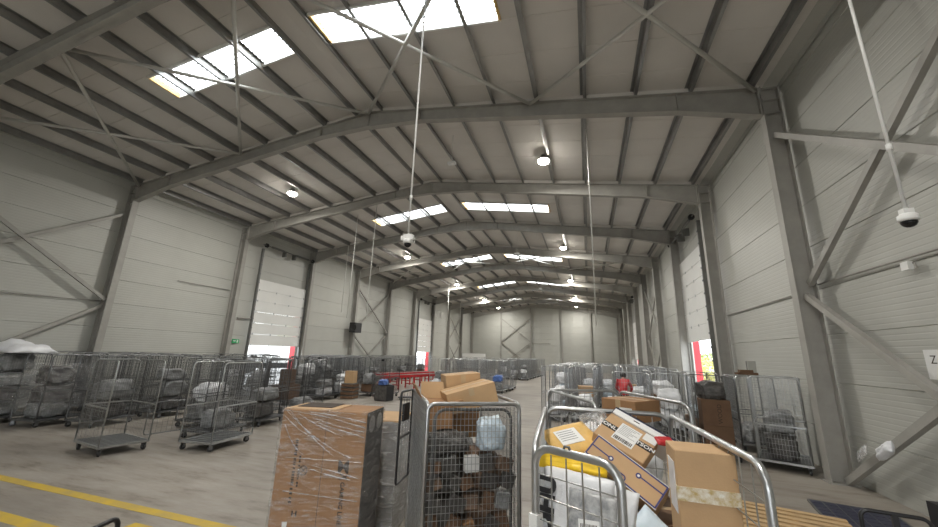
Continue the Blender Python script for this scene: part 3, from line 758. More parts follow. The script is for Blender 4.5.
# stack of dark crates with a carton, and a dark bin with a blue sack
for k in range(4):
    e = empty('folded_crate', (-10.2, 14.95, .0 + k * .165), R(8)); e.scale = (.8, .8, .75); tag(e, ['lowest', 'second lowest', 'third lowest', 'topmost'][k] + ' dark slatted crate in the stack under a brown carton', 'crate', 'dark crates under the carton')
    for s_ in (-1, 1): MB().bounds(-.35, .35, s_ * .35 - .02, s_ * .35 + .02, .02, .16).build('side_board', 'card_dark', parent=e)
    for s_ in (-1, 1): MB().bounds(s_ * .35 - .02, s_ * .35 + .02, -.33, .33, .02, .16).build('end_board', 'card_dark', parent=e)
    MB().bounds(-.37, .37, -.37, .37, .17, .205).build('top_board', 'rail', parent=e)
carton(-10.2, 14.95, .655, .40, .4, .52, 8, 'brown carton standing on the stack of dark slatted crates', None, 'card_light')
e = empty('storage_bin', (-8.55, 15.1, 0), R(-6)); e.scale = (.72, .8, .74); tag(e, 'dark open storage bin on the floor left of the red conveyor', 'bin')
for s_ in (-1, 1): MB().bounds(-.42, .42, s_ * .34 - .015, s_ * .34 + .015, .04, .86).build('side_wall', 'dark_bag' if s_ < 0 else 'black', parent=e)
for s_ in (-1, 1): MB().bounds(s_ * .41 - .015, s_ * .41 + .015, -.325, .325, .04, .86).build('end_wall', 'black', parent=e)
MB().bounds(-.40, .40, -.32, .32, 0, .06).build('bottom', 'black', parent=e)
bag(-8.65, 15.15, .64, .40, .4, .24, 'blue_bag', 'blue plastic sack heaped on the dark storage bin', None, 1)
e = empty('platform_dolly', (-7.85, 15.9, 0), R(15)); tag(e, 'low black dolly lying on the floor right of the storage bin', 'dolly')
MB().bounds(-.34, .34, -.24, .24, .09, .13).build('deck', 'black', parent=e)
for a in (-1, 1):
    for b_ in (-1, 1): MB().lathe([(.03, -.015), (.045, -.01), (.045, .01), (.03, .015)], 12, (a * .28, b_ * .18, .046), Matrix.Rotation(R(90), 3, 'Y')).build('wheel', 'rubber', parent=e)

# along the left wall further back
n = 0
for row, xx in enumerate((-15.6, -14.3)):
    for k in range(11):
        y = 19.5 + k * 1.35
        c = KIT.place(xx + rnd.uniform(-.1, .1), y, rnd.uniform(84, 96), '%s wire cage from the near end, %s file along the far left wall' % (NTH[k], ['wall side', 'inner'][row]), 'double file along the far left wall')
        if k % 3 == 0: fill(c, mk[n % 7][:2], '%s cage, %s file along the far left wall' % (NTH[k], ['wall side', 'inner'][row]), 'double file along the far left wall', 170 + n)
        n += 1
# red roller conveyor
def conveyor(x0, y0, x1, y1, h, wd, label):
    L = math.hypot(x1 - x0, y1 - y0); e = empty('roller_conveyor', (x0, y0, 0), math.atan2(y1 - y0, x1 - x0)); tag(e, label, 'conveyor', 'red conveyors')
    for s_ in (-1, 1): MB().bounds(0, L, s_ * wd / 2 - .025, s_ * wd / 2 + .025, h - .14, h).build('side_rail', 'red', parent=e)
    rm = MB().tube([(0, -wd / 2 + .02, h - .03), (0, wd / 2 - .02, h - .03)], .028, 8).mesh('roller', 'zinc')
    for k in range(int(L / .16)): link('roller', rm, e, (.08 + k * .16, 0, 0))
    for k in range(max(2, int(L / 1.1) + 1)):
        x = .12 + k * (L - .24) / max(1, int(L / 1.1))
        for s_ in (-1, 1): MB().bounds(x - .03, x + .03, s_ * wd / 2 - .03, s_ * wd / 2 + .03, 0, h - .14).build('leg', 'red', parent=e)
        MB().bounds(x - .02, x + .02, -wd / 2, wd / 2, .22, .27).build('cross_bar', 'red', parent=e)
conveyor(-11.0, 18.4, -9.45, 23.6, .78, .7, 'red framed roller conveyor standing left of the centre cages')
conveyor(-12.2, 20.6, -10.9, 25.6, .78, .7, 'second red framed roller conveyor, behind the first')

# centre row
CEN = 'centre row behind the near parcel cage'
n = 0
for row, (yy, x0, x1) in enumerate(((21.6, -8.6, -4.2), (23.0, -8.5, -4.6), (24.4, -8.6, -4.8))):
    x = x0; ci_ = 0
    while x < x1:
        c = KIT.place(x, yy + rnd.uniform(-.08, .08), rnd.uniform(-6, 6), '%s silver wire cage from the left, %s centre row behind the near cages' % (NTH[ci_], ['front', 'middle', 'rear'][row]), 'centre row of silver cages', front='gate' if n % 2 else 'open')
        if row == 0: fill(c, [['white_bag', 'grey_bag'], ['grey_bag', 'grey_bag'], ['pale_blue', 'white_bag'], ['white_bag'], ['grey_bag', 'blue_bag']][n % 5], NTH[ci_] + ' cage of the front centre row', CEN, 200 + n)
        x += .92; n += 1; ci_ += 1
n = 0
for k in range(7):
    for j in range(3):
        c = KIT.place(-7.2 + j * .9 + k * .06, 33.5 + k * 1.5, rnd.uniform(-6, 6), '%s grey wire cage in the %s rank of the distant block' % (['left', 'middle', 'right'][j], NTH[k]), 'distant block of cages'); n += 1
        if k == 0: fill(c, ['grey_bag', 'white_bag', 'grey_bag'], ['left', 'middle', 'right'][j] + ' front cage of the distant block', 'distant block before the far wall', 230 + n)
for k in range(5): KIT.place(-12.6 + k * .95, 38.0 + (k % 2) * .3, rnd.uniform(-5, 5), NTH[k] + ' grey wire cage from the left, loose line beside the distant block', 'line left of the distant block')
e = empty('storage_cabinet', (-15.4, 51.6, 0)); tag(e, 'long white cabinet standing in the far left corner', 'cabinet')
MB().bounds(-1.6, 1.6, -.5, .5, .08, 2.15).build('body', 'white', parent=e)
MB().bounds(-1.62, 1.62, -.52, .52, 2.15, 2.2).build('top', 'wall', parent=e)
MB().bounds(-1.55, 1.55, -.45, .45, 0, .08).build('plinth', 'rail', parent=e)
for k in range(4): MB().bounds(-1.58 + k * .79 + .01, -1.58 + (k + 1) * .79 - .01, -.515, -.5, .12, 2.10).build('door', 'white', parent=e)

# right hand block
RGT = 'right hand block before the right dock door'
rk = [['white_bag', 'white_bag'], ['grey_bag', 'white_bag'], ['pale_blue', 'white_bag'], ['white_bag', 'card_light'], ['grey_bag', 'pale_blue', 'white_bag'], ['card', 'white_bag'], ['white_bag']]
n = 0
for row, (yy, x0, x1) in enumerate(((13.9, -1.15, .3), (15.5, -1.1, .5), (16.8, -1.0, 3.5), (18.3, -1.1, 3.2), (19.8, -1.0, 3.4), (21.3, -.9, 2.6), (23.0, -.8, 3.4), (25.0, -.8, 3.3))):
    x = x0; ci_ = 0
    while x < x1:
        c = KIT.place(x, yy + rnd.uniform(-.1, .1), rnd.uniform(-7, 7), '%s silver wire cage from the left, %s row of the right hand block' % (NTH[ci_], NTH[row]), 'right hand block of silver cages', front='gate' if n % 3 else 'open')
        if row in (0, 1, 2, 4): fill(c, rk[n % 7], '%s cage, %s row of the right hand block' % (NTH[ci_], NTH[row]), RGT, 260 + n)
        x += .95; n += 1; ci_ += 1
n = 0
for (x, y, rz, lb, kd) in ((.95, 10.1, -4, 'silver wire roll cage second in front of the man in red', ['grey_bag', 'white_bag']), (1.85, 10.3, -8, 'silver wire roll cage with white sacks before the right dock door', ['dark_bag', 'white_bag', 'white_bag']),
                       (2.1, 13.0, 5, 'silver wire roll cage with a brown carton under the red jamb', ['dark_bag', 'card_dark', 'white_bag']), (3.1, 13.1, 0, 'silver wire roll cage with pale sacks close to the right wall', ['card', 'pale_blue', 'white_bag'])):
    c = KIT.place(x, y, rz, lb, 'cages near the right dock door', front='open'); fill(c, kd, NTH[n] + ' loose cage, left to right, before right dock door', 'cages nearest the right dock door', 300 + n); n += 1
# against the right wall by the big column
c = KITD.place(2.72, 10.50, -4, 'wire roll cage with lettered brown cartons and a black sack at the right wall', None, front='open')
b1 = carton(2.71, 10.30, DECK, .56, .5, .50, -4, 'plain brown carton at the bottom of the right wall cage', None, 'card_dark', False)
b2 = carton(2.71, 10.30, DECK + .502, .56, .5, .55, -4, 'brown carton with dark lettering on top of another in the right wall cage', None, 'card_dark', False)
t_ = text_mesh('WOOD', .12, 'ink'); o = link('lettering', t_, b2); o.matrix_local = Matrix(((0, -1, 0, .06), (0, 0, -1, -.2515), (1, 0, 0, .26), (0, 0, 0, 1)))
bag(2.72, 10.45, DECK + 1.056, .62, .7, .40, 'dark_bag', 'black sack above the lettered carton in the right wall cage', None, 0)
KITR = CageKit(.84, 1.08, 1.79, du=.05, dv=.10, r=.0028, frame='zinc', wire='zinc')
bag(3.84, 10.08, DECK, .6, .8, .5, 'dark_bag', 'black sack at the bottom of the cage against the big right column', None, 0, -22)
bag(3.84, 10.08, DECK + .502, .56, .75, .45, 'grey_bag', 'grey sack on the black one in the cage against the big right column', None, 1, -22)
c1 = KITR.place(3.84, 10.06, -22, 'wire roll cage with film rags standing against the big right column', None, front='panel')
c2 = KIT.place(3.92, 11.75, -4, 'wire roll cage behind the film ragged one at the right wall', None, front='panel')
bag(3.92, 11.75, DECK, .6, .8, .45, 'grey_bag', 'grey sack lying in the rear cage at the right wall', None, 1)
e = empty('wooden_offcut', (3.48, 10.40, 1.8035), R(10)); tag(e, 'short brown wooden offcut lying on top of the right wall cages', 'wood'); MB().bounds(-.22, .22, -.06, .06, 0, .05).build('plank', 'card_dark', parent=e); MB().bounds(-.15, .13, -.05, .05, .05, .11).build('block', 'card_dark', parent=e)
e = empty('metal_channel', (3.88, 11.19, 1.7535), R(4)); tag(e, 'short pale metal channel standing upright on top of the right wall cages', 'metal channel')
MB().bounds(-.09, .09, -.01, .01, 0, .36).build('web', 'wall', parent=e); MB().bounds(-.09, -.07, .01, .08, 0, .36).build('flange', 'rail', parent=e); MB().bounds(.07, .09, .01, .08, 0, .36).build('flange', 'rail', parent=e)

# ------------------------------------------------------------------ foreground
# near parcel cage (its closed end faces the camera, the open end's half gate is swung out behind)
def place_near(kit, cx, cy, rz, label, front, back):
    e = kit.place(cx, cy, rz, label, None, front=front, back=back, rail=False, slats=True); return e
cg1 = place_near(KITN, -1.165, 3.47, 30.7, 'near silver parcel cage full of dark parcels, left of the two in front', 'panel', False)
m = MB(); m.smooth = True; m.tube([(u + .17, 0, v) for u, v in loop_rect(.34, 1.70, .03, 3, .88)], .012, 6, closed=True)
hg = m.build('half_gate', 'black_metal', parent=cg1, loc=(-.385, .58, 0), rz=R(-122 + 8)); hg['label'] = 'black framed half gate swung outward'
wires(.32, 1.68, .08, .10, .90).build('wire_mesh', 'zinc_dark', parent=hg).location = (.17, 0, 0)
MB().bounds(.0, .34, -.008, .008, 1.27, 1.29).build('gate_bar', 'black_metal', parent=hg)
MB().bounds(.10, .26, -.012, .012, 1.42, 1.58).build('sign_plate', 'black', parent=hg)
m = MB(); m.smooth = True; m.tube([(u, 0, v) for u, v in rounded(.62, 1.655, .08, 5, .2)], .012, 8); ip = m.build('inner_hoop', 'zinc_dark', parent=cg1, loc=(0, -.555, 0))
A1 = R(30.7)
def c1p(x, y, z): return (-1.165 + x * math.cos(A1) - y * math.sin(A1), 3.47 + x * math.sin(A1) + y * math.cos(A1), z)
P1 = 'in the near left parcel cage'
def bag1(x, y, z, sx, sy, sz, mt, label, k=0, rz=30.7, **kw): return bag(*c1p(x, y, z), sx, sy, sz, mt, label, None, k, rz, **kw)
carton(*c1p(-.02, -.24, DECK), .62, .5, .40, 30.7, 'golden brown carton at the bottom ' + P1, None, 'card_light')
carton(*c1p(0, .3, DECK), .62, .5, .55, 30.7, 'dark brown carton at the back bottom ' + P1, None, 'card_dark')
bag1(-.18, -.20, .60, .30, .44, .41, 'dark_bag', 'black sack lying low ' + P1, 0)
bag1(.17, -.20, .60, .32, .44, .41, 'brown_bag', 'dark brown sack low on the right side ' + P1, 1)
bag1(.17, -.20, 1.015, .32, .44, .30, 'brown_bag', 'brown crumpled sack in the middle ' + P1, 0)
bag1(-.18, -.20, 1.015, .30, .44, .28, 'dark_bag', 'black crumpled sack in the middle left ' + P1, 1)
bag1(-.14, -.27, 1.30, .40, .28, .15, 'dark_bag', 'dark grey plastic sack near the top ' + P1, 0)
bag1(.20, -.34, 1.32, .26, .2, .26, 'pale_blue', 'pale blue white packet leaning near the top ' + P1, 0)
bag1(.0, .29, .74, .6, .48, .55, 'dark_bag', 'black sack at the open rear end ' + P1, 1)
carton(*c1p(-.03, .36, 1.30), .54, .36, .34, 30.7, 'brown carton under the tilted box ' + P1, None, 'card')
q = random.Random(11); nclut = 0
for row, zz in enumerate((.66, .80, .94, 1.08, 1.20)):
    for cpos, xx in enumerate((-.27, -.14, .0, .13, .26)):
        mt, cn = q.choice((('card_dark', 'dark brown'), ('card', 'brown'), ('dark_bag', 'black'), ('brown_bag', 'dull brown'), ('grey_bag', 'grey'), ('dark_bag', 'black'), ('card_dark', 'dark brown'), ('paper', 'white'), ('black', 'jet black')))
        if mt == 'paper' and q.random() < .5: mt, cn = 'dark_bag', 'black'
        o = link('small_parcel', carton_mesh(q.uniform(.08, .13), q.uniform(.05, .08), q.uniform(.07, .12), mt, .006), None, c1p(xx + q.uniform(-.02, .02), -.515 + q.uniform(-.012, .012), zz), 0)
        o.rotation_euler = (R(q.uniform(-6, 6)), R(q.uniform(-28, 28)), A1 + R(q.uniform(-12, 12)))
        tag(o, '%s parcel behind the near left cage mesh, %s row up, %s from left' % (cn, NTH[row], NTH[cpos]), 'parcel', 'small parcels behind the near left cage mesh')
# tilted long box on top
def frame_mw(o, ux, uy):
    ux = Vector(ux).normalized(); uy = Vector(uy); uy = (uy - ux * uy.dot(ux)).normalized(); uz = ux.cross(uy)
    return Matrix(((ux.x, uy.x, uz.x, o[0]), (ux.y, uy.y, uz.y, o[1]), (ux.z, uy.z, uz.z, o[2]), (0, 0, 0, 1)))
cx, cy, cz = c1p(.105, .02, 1.61)
ux = Vector((math.cos(A1), math.sin(A1), .26)); uy = Vector((-math.sin(A1), math.cos(A1), .0))
carton(0, 0, 0, .46, .40, .18, 0, 'light brown long box lying tilted on top of the near left parcel cage', None, 'card_light', True, mw=frame_mw((cx, cy, cz), ux, uy))
cx, cy, cz = c1p(.10, .40, 1.66)
carton(0, 0, 0, .36, .32, .22, 0, 'small light brown box at the rear top of the near left cage', None, 'card_light', True, mw=frame_mw((cx, cy, cz), ux + Vector((0, 0, -.16)), uy))
e = empty('open_carton', c1p(-.235, -.05, 1.46), A1); tag(e, 'open brown carton with raised flaps at the left top of the near left cage', 'box')
MB().bounds(-.12, .12, -.2, .2, 0, .2).build('body', 'card', parent=e)
for (a, b_, rr) in ((-.12, 0, 30), (.12, 0, -75)):
    f = MB().bounds(-.003, .003, -.19, .19, 0, .17 if rr > 0 else .10).build('flap', 'card', parent=e); f.location = (a, b_, .2); f.rotation_euler = (0, R(-rr), 0)
f = MB().bounds(-.11, .11, -.003, .003, 0, .16).build('flap', 'card_light', parent=e); f.location = (0, .2, .2); f.rotation_euler = (R(-25), 0, 0)

# near open cage at right
cg2 = place_near(KITB, .15, 2.45, 4, 'near silver parcel cage heaped with boxes, bags and envelopes, right of the two in front', 'open', True)
m = MB(); m.smooth = True; m.tube([(u + .19, 0, v) for u, v in loop_rect(.38, 1.70, .075, 5, .2)], .0165, 10, closed=True)
ga = m.build('half_gate', 'zinc_bright', parent=cg2, loc=(-.435, -.65, 0), rz=R(-33)); ga['label'] = 'shiny rounded half gate in front'
wires(.36, 1.68, .075, .088, .22, r=.0032).build('wire_mesh', 'zinc_bright', parent=ga).location = (.19, 0, 0)
m = MB(); m.tube([(.14, 0, 1.70), (.15, 0, 1.725), (.17, 0, 1.725), (.18, 0, 1.70)], .006, 6); m.build('latch', 'zinc_dark', parent=ga)
MB().bounds(-.02, .02, -.022, .022, 1.38, 1.44).build('hinge_sleeve', 'white', parent=ga)
P2 = 'the near right parcel cage'
# filling below the heap
for k in range(2): carton(.12, 2.74 - k * .58, DECK, .72, .56, .50, 4, ['brown carton at the rear bottom of ', 'brown carton at the front bottom of '][k] + P2, None, 'card_dark')
carton(.14, 2.76, DECK + .502, .7, .5, .52, 4, 'brown carton, rear middle, in ' + P2, None, 'card_dark')
carton(.42, 2.12, DECK + .502, .30, .4, .48, 4, 'brown carton under the floral taped box in ' + P2, None, 'card_dark')
# floral taped box
fb = carton(.497, 2.235, 1.19, .25, .22, .48, 0, 'tall light brown carton with white gold floral tape in ' + P2, None, 'card_light', False)
MB().bounds(-.127, .127, -.1125, -.109, .265, .325).build('floral_tape', 'gold_pattern', parent=fb)['label'] = 'white tape with gold floral print'
MB().bounds(-.127, -.1245, -.11, .11, .265, .325).build('floral_tape', 'gold_pattern', parent=fb)
MB().bounds(-.128, -.122, -.08, .06, .20, .42).build('film_pocket', 'white_bag', parent=fb)
# box with blue circuit lines
TL, TR, BR, BL = Vector((.046, 2.708, 1.605)), Vector((.414, 2.543, 1.385)), Vector((.309, 2.467, 1.284)), Vector((-.052, 2.638, 1.511))
ux = (TR - TL).normalized(); uy = (TL - BL); uy = (uy - ux * uy.dot(ux)).normalized(); nz = ux.cross(uy)
ctr = (TL + TR + BR + BL) / 4; Lx, Ly, Tz = .455, .155, .17
mw = frame_mw(ctr - nz * Tz, ux, uy)
cb = carton(0, 0, 0, Lx, Ly, Tz, 0, 'long brown box printed with blue circuit lines leaning in ' + P2, None, 'card_light', False, mw=mw)
def ink(parent, pts, wd, m='ink_blue', z=Tz, name='printed_line'):
    b = MB()
    for a, c in zip(pts[:-1], pts[1:]): b.beam((a[0], a[1], z + .0005), (c[0], c[1], z + .0005), wd, .001)
    return b.build(name, m, parent=parent)
hx_, hy_ = Lx / 2 - .008, Ly / 2 - .008
ink(cb, [(-hx_, -hy_), (hx_, -hy_), (hx_, hy_), (-hx_, hy_), (-hx_, -hy_)], .009, name='printed_border')
MB().bounds(-Lx / 2, Lx / 2, Ly / 2 - .005, Ly / 2, Tz, Tz + .0008).build('white_edge', 'paper', parent=cb)
MB().bounds(-Lx / 2, Lx / 2, -Ly / 2, -Ly / 2 + .005, Tz, Tz + .0008).build('white_edge', 'paper', parent=cb)
ink(cb, [(hx_, .02), (.085, .02)], .008); ink(cb, [(-hx_, .0), (-.10, .0)], .008)
ink(cb, [(.03, -hy_), (.03, -.045), (.02, -.035), (-.14, -.035)], .008); ink(cb, [(-.14, -.035), (-.15, -.045), (-.15, -hy_)], .007)
for x, y in ((.075, .02), (-.09, 0)):
    b = MB(); b.lathe([(.016, Tz), (.016, Tz + .0012)], 14, (x, y, 0)); b.build('printed_ring', 'ink_blue', parent=cb)
    b = MB(); b.lathe([(.0075, Tz), (.0075, Tz + .0016)], 14, (x, y, 0)); b.build('ring_centre', 'paper', parent=cb)
# box with black tape, behind it
TL, TR, BL = Vector((.142, 2.95, 1.711)), Vector((.414, 2.846, 1.579)), Vector((.053, 2.734, 1.599))
ux = (TR - TL).normalized(); uy = TL - BL; uy = (uy - ux * uy.dot(ux)).normalized(); nz = ux.cross(uy)
Lx, Ly, Tz = .325, .27, .12
ctr = TL + ux * Lx / 2 - uy * Ly / 2
ob = carton(0, 0, 0, Lx, Ly, Tz, 0, 'brown box with black lettered tape and address label in ' + P2, None, 'card_light', False, mw=frame_mw(ctr - nz * Tz, ux, uy))
MB().bounds(-Lx / 2, Lx / 2, -.02, .032, Tz, Tz + .0012).build('black_tape', 'black', parent=ob)['label'] = 'black tape with white letters'
for tx, s_ in ((-.115, 'ONL'), (.115, 'ITSON')):
    o = link('lettering', text_mesh(s_, .044, 'paper', bold=.001), ob); o.location = (tx, .006, Tz + .0016)
lb = MB().bounds(-.065, .068, -.085, .098, Tz, Tz + .0022).build('address_label', 'paper', parent=ob)
for k in range(7): MB().bounds(-.055, .055 - (k % 3) * .02, .080 - k * .015, .083 - k * .015, Tz + .0022, Tz + .0028).build('print_line', 'grey_bag', parent=lb)
b = MB(); q = random.Random(3); x = -.058
while x < .055:
    wv = q.choice((.002, .003, .005)); b.bounds(x, x + wv, -.075, -.042, Tz + .0022, Tz + .003); x += wv + q.choice((.002, .004))
b.build('barcode', 'ink', parent=lb)['kind'] = 'stuff'
MB().bounds(.08, .16, .06, .13, Tz, Tz + .002).build('paper_slip', 'paper', parent=ob)
# flat navy and white box behind
fo = ctr - nz * .135 + uy * (.135 + .036) + ux * .04
nb = carton(0, 0, 0, .40, .066, .145, 0, 'flat white box with navy edge behind the black taped box', None, 'paper', False, mw=frame_mw(fo, ux, uy))
MB().bounds(-.202, .202, .020, .0345, .144, .1465).build('edge_strip', 'navy', parent=nb); MB().bounds(-.2022, -.1985, -.033, .0345, 0, .1465).build('edge_strip', 'navy', parent=nb)
MB().bounds(-.202, .202, .033, .0345, 0, .146).build('edge_strip', 'navy', parent=nb)
MB().bounds(-.06, -.02, -.008, .0, .145, .1462).build('printed_mark', 'ink', parent=nb)
# padded envelope
def pillow_mesh(dx, dy, t, m, seed, fl=.0):
    n = 22; b = MB(); b.smooth = True
    for sgn in (1, -1):
        for j in range(n + 1):
            for i in range(n + 1):
                u, v = 2 * i / n - 1, 2 * j / n - 1
                h = t * (max(0, (1 - u ** 4) * (1 - v ** 4))) ** .5 * (1 + .35 * noise.noise(Vector((u * 2.2 + seed, v * 2.2, sgn)))) + .12 * t * noise.noise(Vector((u * 7, v * 7 + seed, sgn * 3)))
                b.v.append((u * dx / 2 * (1 + .02 * noise.noise(Vector((v * 3, seed, 0)))), v * dy / 2 * (1 + .02 * noise.noise(Vector((u * 3, seed, 5)))), sgn * max(.001, h) / 2 + fl * (u * u - .5)))
    q = (n + 1) ** 2
    for sgn in (0, 1):
        for j in range(n):
            for i in range(n):
                k = sgn * q + j * (n + 1) + i; f = (k, k + 1, k + n + 2, k + n + 1); b.f.append(f if sgn == 0 else f[::-1]); b.mi.append(0)
    for i in range(n):
        for a_, c_ in ((i, i + 1), (n * (n + 1) + i + 1, n * (n + 1) + i), ((i + 1) * (n + 1), i * (n + 1)), (i * (n + 1) + n, (i + 1) * (n + 1) + n)): b.f.append((a_, q + a_, q + c_, c_)); b.mi.append(0)
    return b.mesh('packet', m)
def packet(name, o, ux, uy, dx, dy, t, m, label, seed, cat='parcel', fl=0.):
    ob_ = link(name, pillow_mesh(dx, dy, t, m, seed, fl)); ob_.matrix_world = frame_mw(o, ux, uy); return tag(ob_, label, cat)
en = packet('padded_envelope', (-.13, 2.80, 1.545), (.80, .45, .18), (-.45, .78, .36), .34, .30, .045, 'envelope', 'orange brown padded envelope with white label in ' + P2, 1.3)
MB().bounds(-.10, .06, -.075, .075, .022, .0255).build('address_label', 'paper', parent=en)
for k in range(5): MB().bounds(-.085, .03, .05 - k * .022, .055 - k * .022, .0255, .0262).build('print_line', 'grey_bag', parent=en)
packet('plastic_bag', (.035, 2.97, 1.60), (.9, .1, .25), (-.1, .55, .8), .20, .22, .14, 'film_thick', 'clear crumpled plastic bag between the envelope and the black taped box', 4.1, 'bag')
# front packets seen through the half gate
yb = packet('polythene_mailer', (-.10, 2.06, 1.575), (.95, -.1, -.02), (.05, .35, .9), .33, .075, .05, 'yellow_bag', 'bright yellow plastic mailer under the envelope in ' + P2, 2.2)
wb = packet('polythene_mailer', (-.09, 1.96, 1.36), (.93, -.32, -.03), (.05, .22, .97), .34, .40, .06, 'white_bag', 'white plastic mailer with big black upright letters behind the half gate', 3.4)
o = link('lettering', text_mesh('CIHU', .105, 'black', .004, bold=.006), wb); o.matrix_local = Matrix(((0, -1, 0, -.125), (1, 0, 0, .03), (0, 0, 1, .034), (0, 0, 0, 1)))
gb = packet('polythene_mailer', (-.02, 1.865, 1.375), (.93, -.32, -.03), (.05, .22, .97), .21, .27, .035, 'grey_pattern', 'grey patterned plastic mailer with a barcode label behind the half gate', 5.1)
lb = MB().bounds(-.045, .045, -.02, .035, .019, .0225).build('barcode_label', 'paper', parent=gb); lb.rotation_euler = (0, 0, R(8))
b = MB(); x = -.036
while x < .036:
    wv = q.choice((.002, .003)) if hasattr(q, 'choice') else .002; b.bounds(x, x + wv, -.002, .02, .0225, .0232); x += wv + .003
b.build('barcode', 'ink', parent=lb)['kind'] = 'stuff'
packet('polythene_mailer', (.085, 2.00, 1.33), (.93, -.1, -.2), (.12, .25, .95), .15, .36, .05, 'white_bag', 'white crumpled plastic mailer right of the grey patterned one', 6.6)
packet('polythene_mailer', (.22, 2.26, 1.17), (.7, -.2, -.6), (.4, .4, .8), .22, .34, .07, 'pale_blue', 'pale blue plastic mailer low beside the circuit line box', 7.7)
bag(-.08, 2.2, 1.02, .44, .44, .30, 'white_bag', 'white sack under the front mailers in ' + P2, None, 1)
bag(.05, 2.78, 1.21, .5, .5, .18, 'grey_bag', 'grey sack under the leaning boxes in ' + P2, None, 0)
rw_ = packet('sweet_packet', (.425, 2.70, 1.60), (.9, .2, 0), (-.2, .8, .4), .10, .07, .03, 'red', 'small red packet beside the floral taped box', 8.2, 'packet')

# cage behind with a closed box on top
cg3 = KIT.place(.175, 3.83, 25, 'silver wire roll cage directly behind the near right parcel cage', None, front='open', rail=False)
bx = carton(.36, 3.90, 1.545, .34, .40, .18, -38, 'closed brown box with a pale label on the cage behind the near right one', None, 'card', True)
MB().bounds(.02, .14, -.2125, -.209, .04, .12).build('label', 'paper', parent=bx)
carton(.175, 3.83, DECK, .68, .9, .6, 25, 'brown carton at the bottom of the cage behind the near right one', None, 'card_dark')
bag(.175, 3.83, .79, .62, .85, .74, 'white_bag', 'white sack filling the cage behind the near right one', None, 0, 25)
# big wrapped carton at left
fa = R(11)
bb = link('tall_carton', carton_mesh(.935, .50, 1.33, 'card', .006), None, (-2.72, 3.76, .125), fa); tag(bb, 'tall brown carton lettered GAMING LINE wrapped in stretch film on a pallet', 'box')
W2 = .4675; FY = -.25
def on_front(me, u, z, rot=0, nm='lettering'):
    o = link(nm, me, bb); o.matrix_local = Matrix.Translation((u - W2, FY - .001, z - .125)) @ Matrix.Rotation(R(90), 4, 'X') @ Matrix.Rotation(R(rot), 4, 'Z'); return o
on_front(text_mesh('GAMING LINE', .062, 'ink', bold=.0015), .735, .60, -90)
q = random.Random(5)      # two upright lines of small print, too blurred to read in the photo
for u_, h_, z0_, z1_ in ((.20, .030, .57, 1.16), (.255, .020, .72, 1.00)):
    b = MB(); z_ = z0_
    while z_ < z1_:
        d_ = q.uniform(.010, .022); b.bounds(u_ - W2 - h_ / 2, u_ - W2 + h_ / 2, FY - .002, FY, z_ - .125, z_ - .125 + d_); z_ += d_ + q.choice((.006, .008, .022))
    b.build('small_print', 'ink', parent=bb)['kind'] = 'stuff'
on_front(text_mesh('M', .17, 'ink', bold=.003), .73, .925, 0, 'printed_emblem')
o = on_front(text_mesh('X', .10, 'ink', bold=.002), .75, .835, 0, 'printed_emblem'); o.scale = (1.6, .7, 1)
b = MB(); b.tube([(.305 - W2 + .042 * math.cos(a * R(20)), FY - .001, .875 - .125 + .042 * math.sin(a * R(20))) for a in range(18)], .005, 5, closed=True); b.build('printed_ring', 'ink', parent=bb)
for s_ in (-1, 1): MB().beam((.305 - W2 - .024, FY - .001, .75 - s_ * .024), (.305 - W2 + .024, FY - .001, .75 + s_ * .024), .002, .008).build('printed_cross', 'ink', parent=bb)
b = MB(); b.bounds(.235 - W2, .25 - W2, FY - .002, FY, .33, .38); b.bounds(.275 - W2, .29 - W2, FY - .002, FY, .33, .38); b.bounds(.235 - W2, .29 - W2, FY - .002, FY, .352, .358); b.build('printed_mark', 'ink', parent=bb)
MB().bounds(.15 - W2, .20 - W2, FY - .002, FY, .22, .275).build('white_label', 'paper', parent=bb)
MB().bounds(.50 - W2 - .004, .50 - W2 + .004, FY - .0015, FY, 0, 1.33).build('seam', 'card_dark', parent=bb)
MB().bounds(W2 - .002, W2 + .004, -.245, .245, .0, 1.325).build('black_side', 'black', parent=bb)['label'] = 'black side of the carton with two grey circles'
for yy in (-.11, .11):
    b = MB(); b.lathe([(.075, 0), (.085, .003)], 18, (W2 + .004, yy, 1.20), Matrix.Rotation(R(90), 3, 'Y')); b.build('printed_circle', 'grey_bag', parent=bb)
# film shell around it
m = MB(); m.smooth = True; N = 72; rows = 26; a_, c_ = W2 + .012, .262; pr = 4 * (a_ + c_)
for j in range(rows + 1):
    for i in range(N):
        t = pr * i / N
        if t < 2 * a_: px, py = -a_ + t, -c_
        elif t < 2 * a_ + 2 * c_: px, py = a_, -c_ + t - 2 * a_
        elif t < 4 * a_ + 2 * c_: px, py = a_ - (t - 2 * a_ - 2 * c_), c_
        else: px, py = -a_, c_ - (t - 4 * a_ - 2 * c_)
        zz = .08 + 1.27 * j / rows
        f = 1 + .014 * abs(noise.noise(Vector((px * 5 + zz * 6, py * 5, zz * 9))))
        if px < -a_ + .05 and .85 < zz < 1.32: f += .05 * abs(noise.noise(Vector((zz * 9, py * 6, 2))))
        m.v.append((px * f, py * f, zz))
for j in range(rows):
    for i in range(N): m.f.append((j * N + i, j * N + (i + 1) % N, (j + 1) * N + (i + 1) % N, (j + 1) * N + i)); m.mi.append(0)
m.build('stretch_film', 'film', parent=bb)['label'] = 'clear stretch film wound round the carton'
b = MB(); b.smooth = True
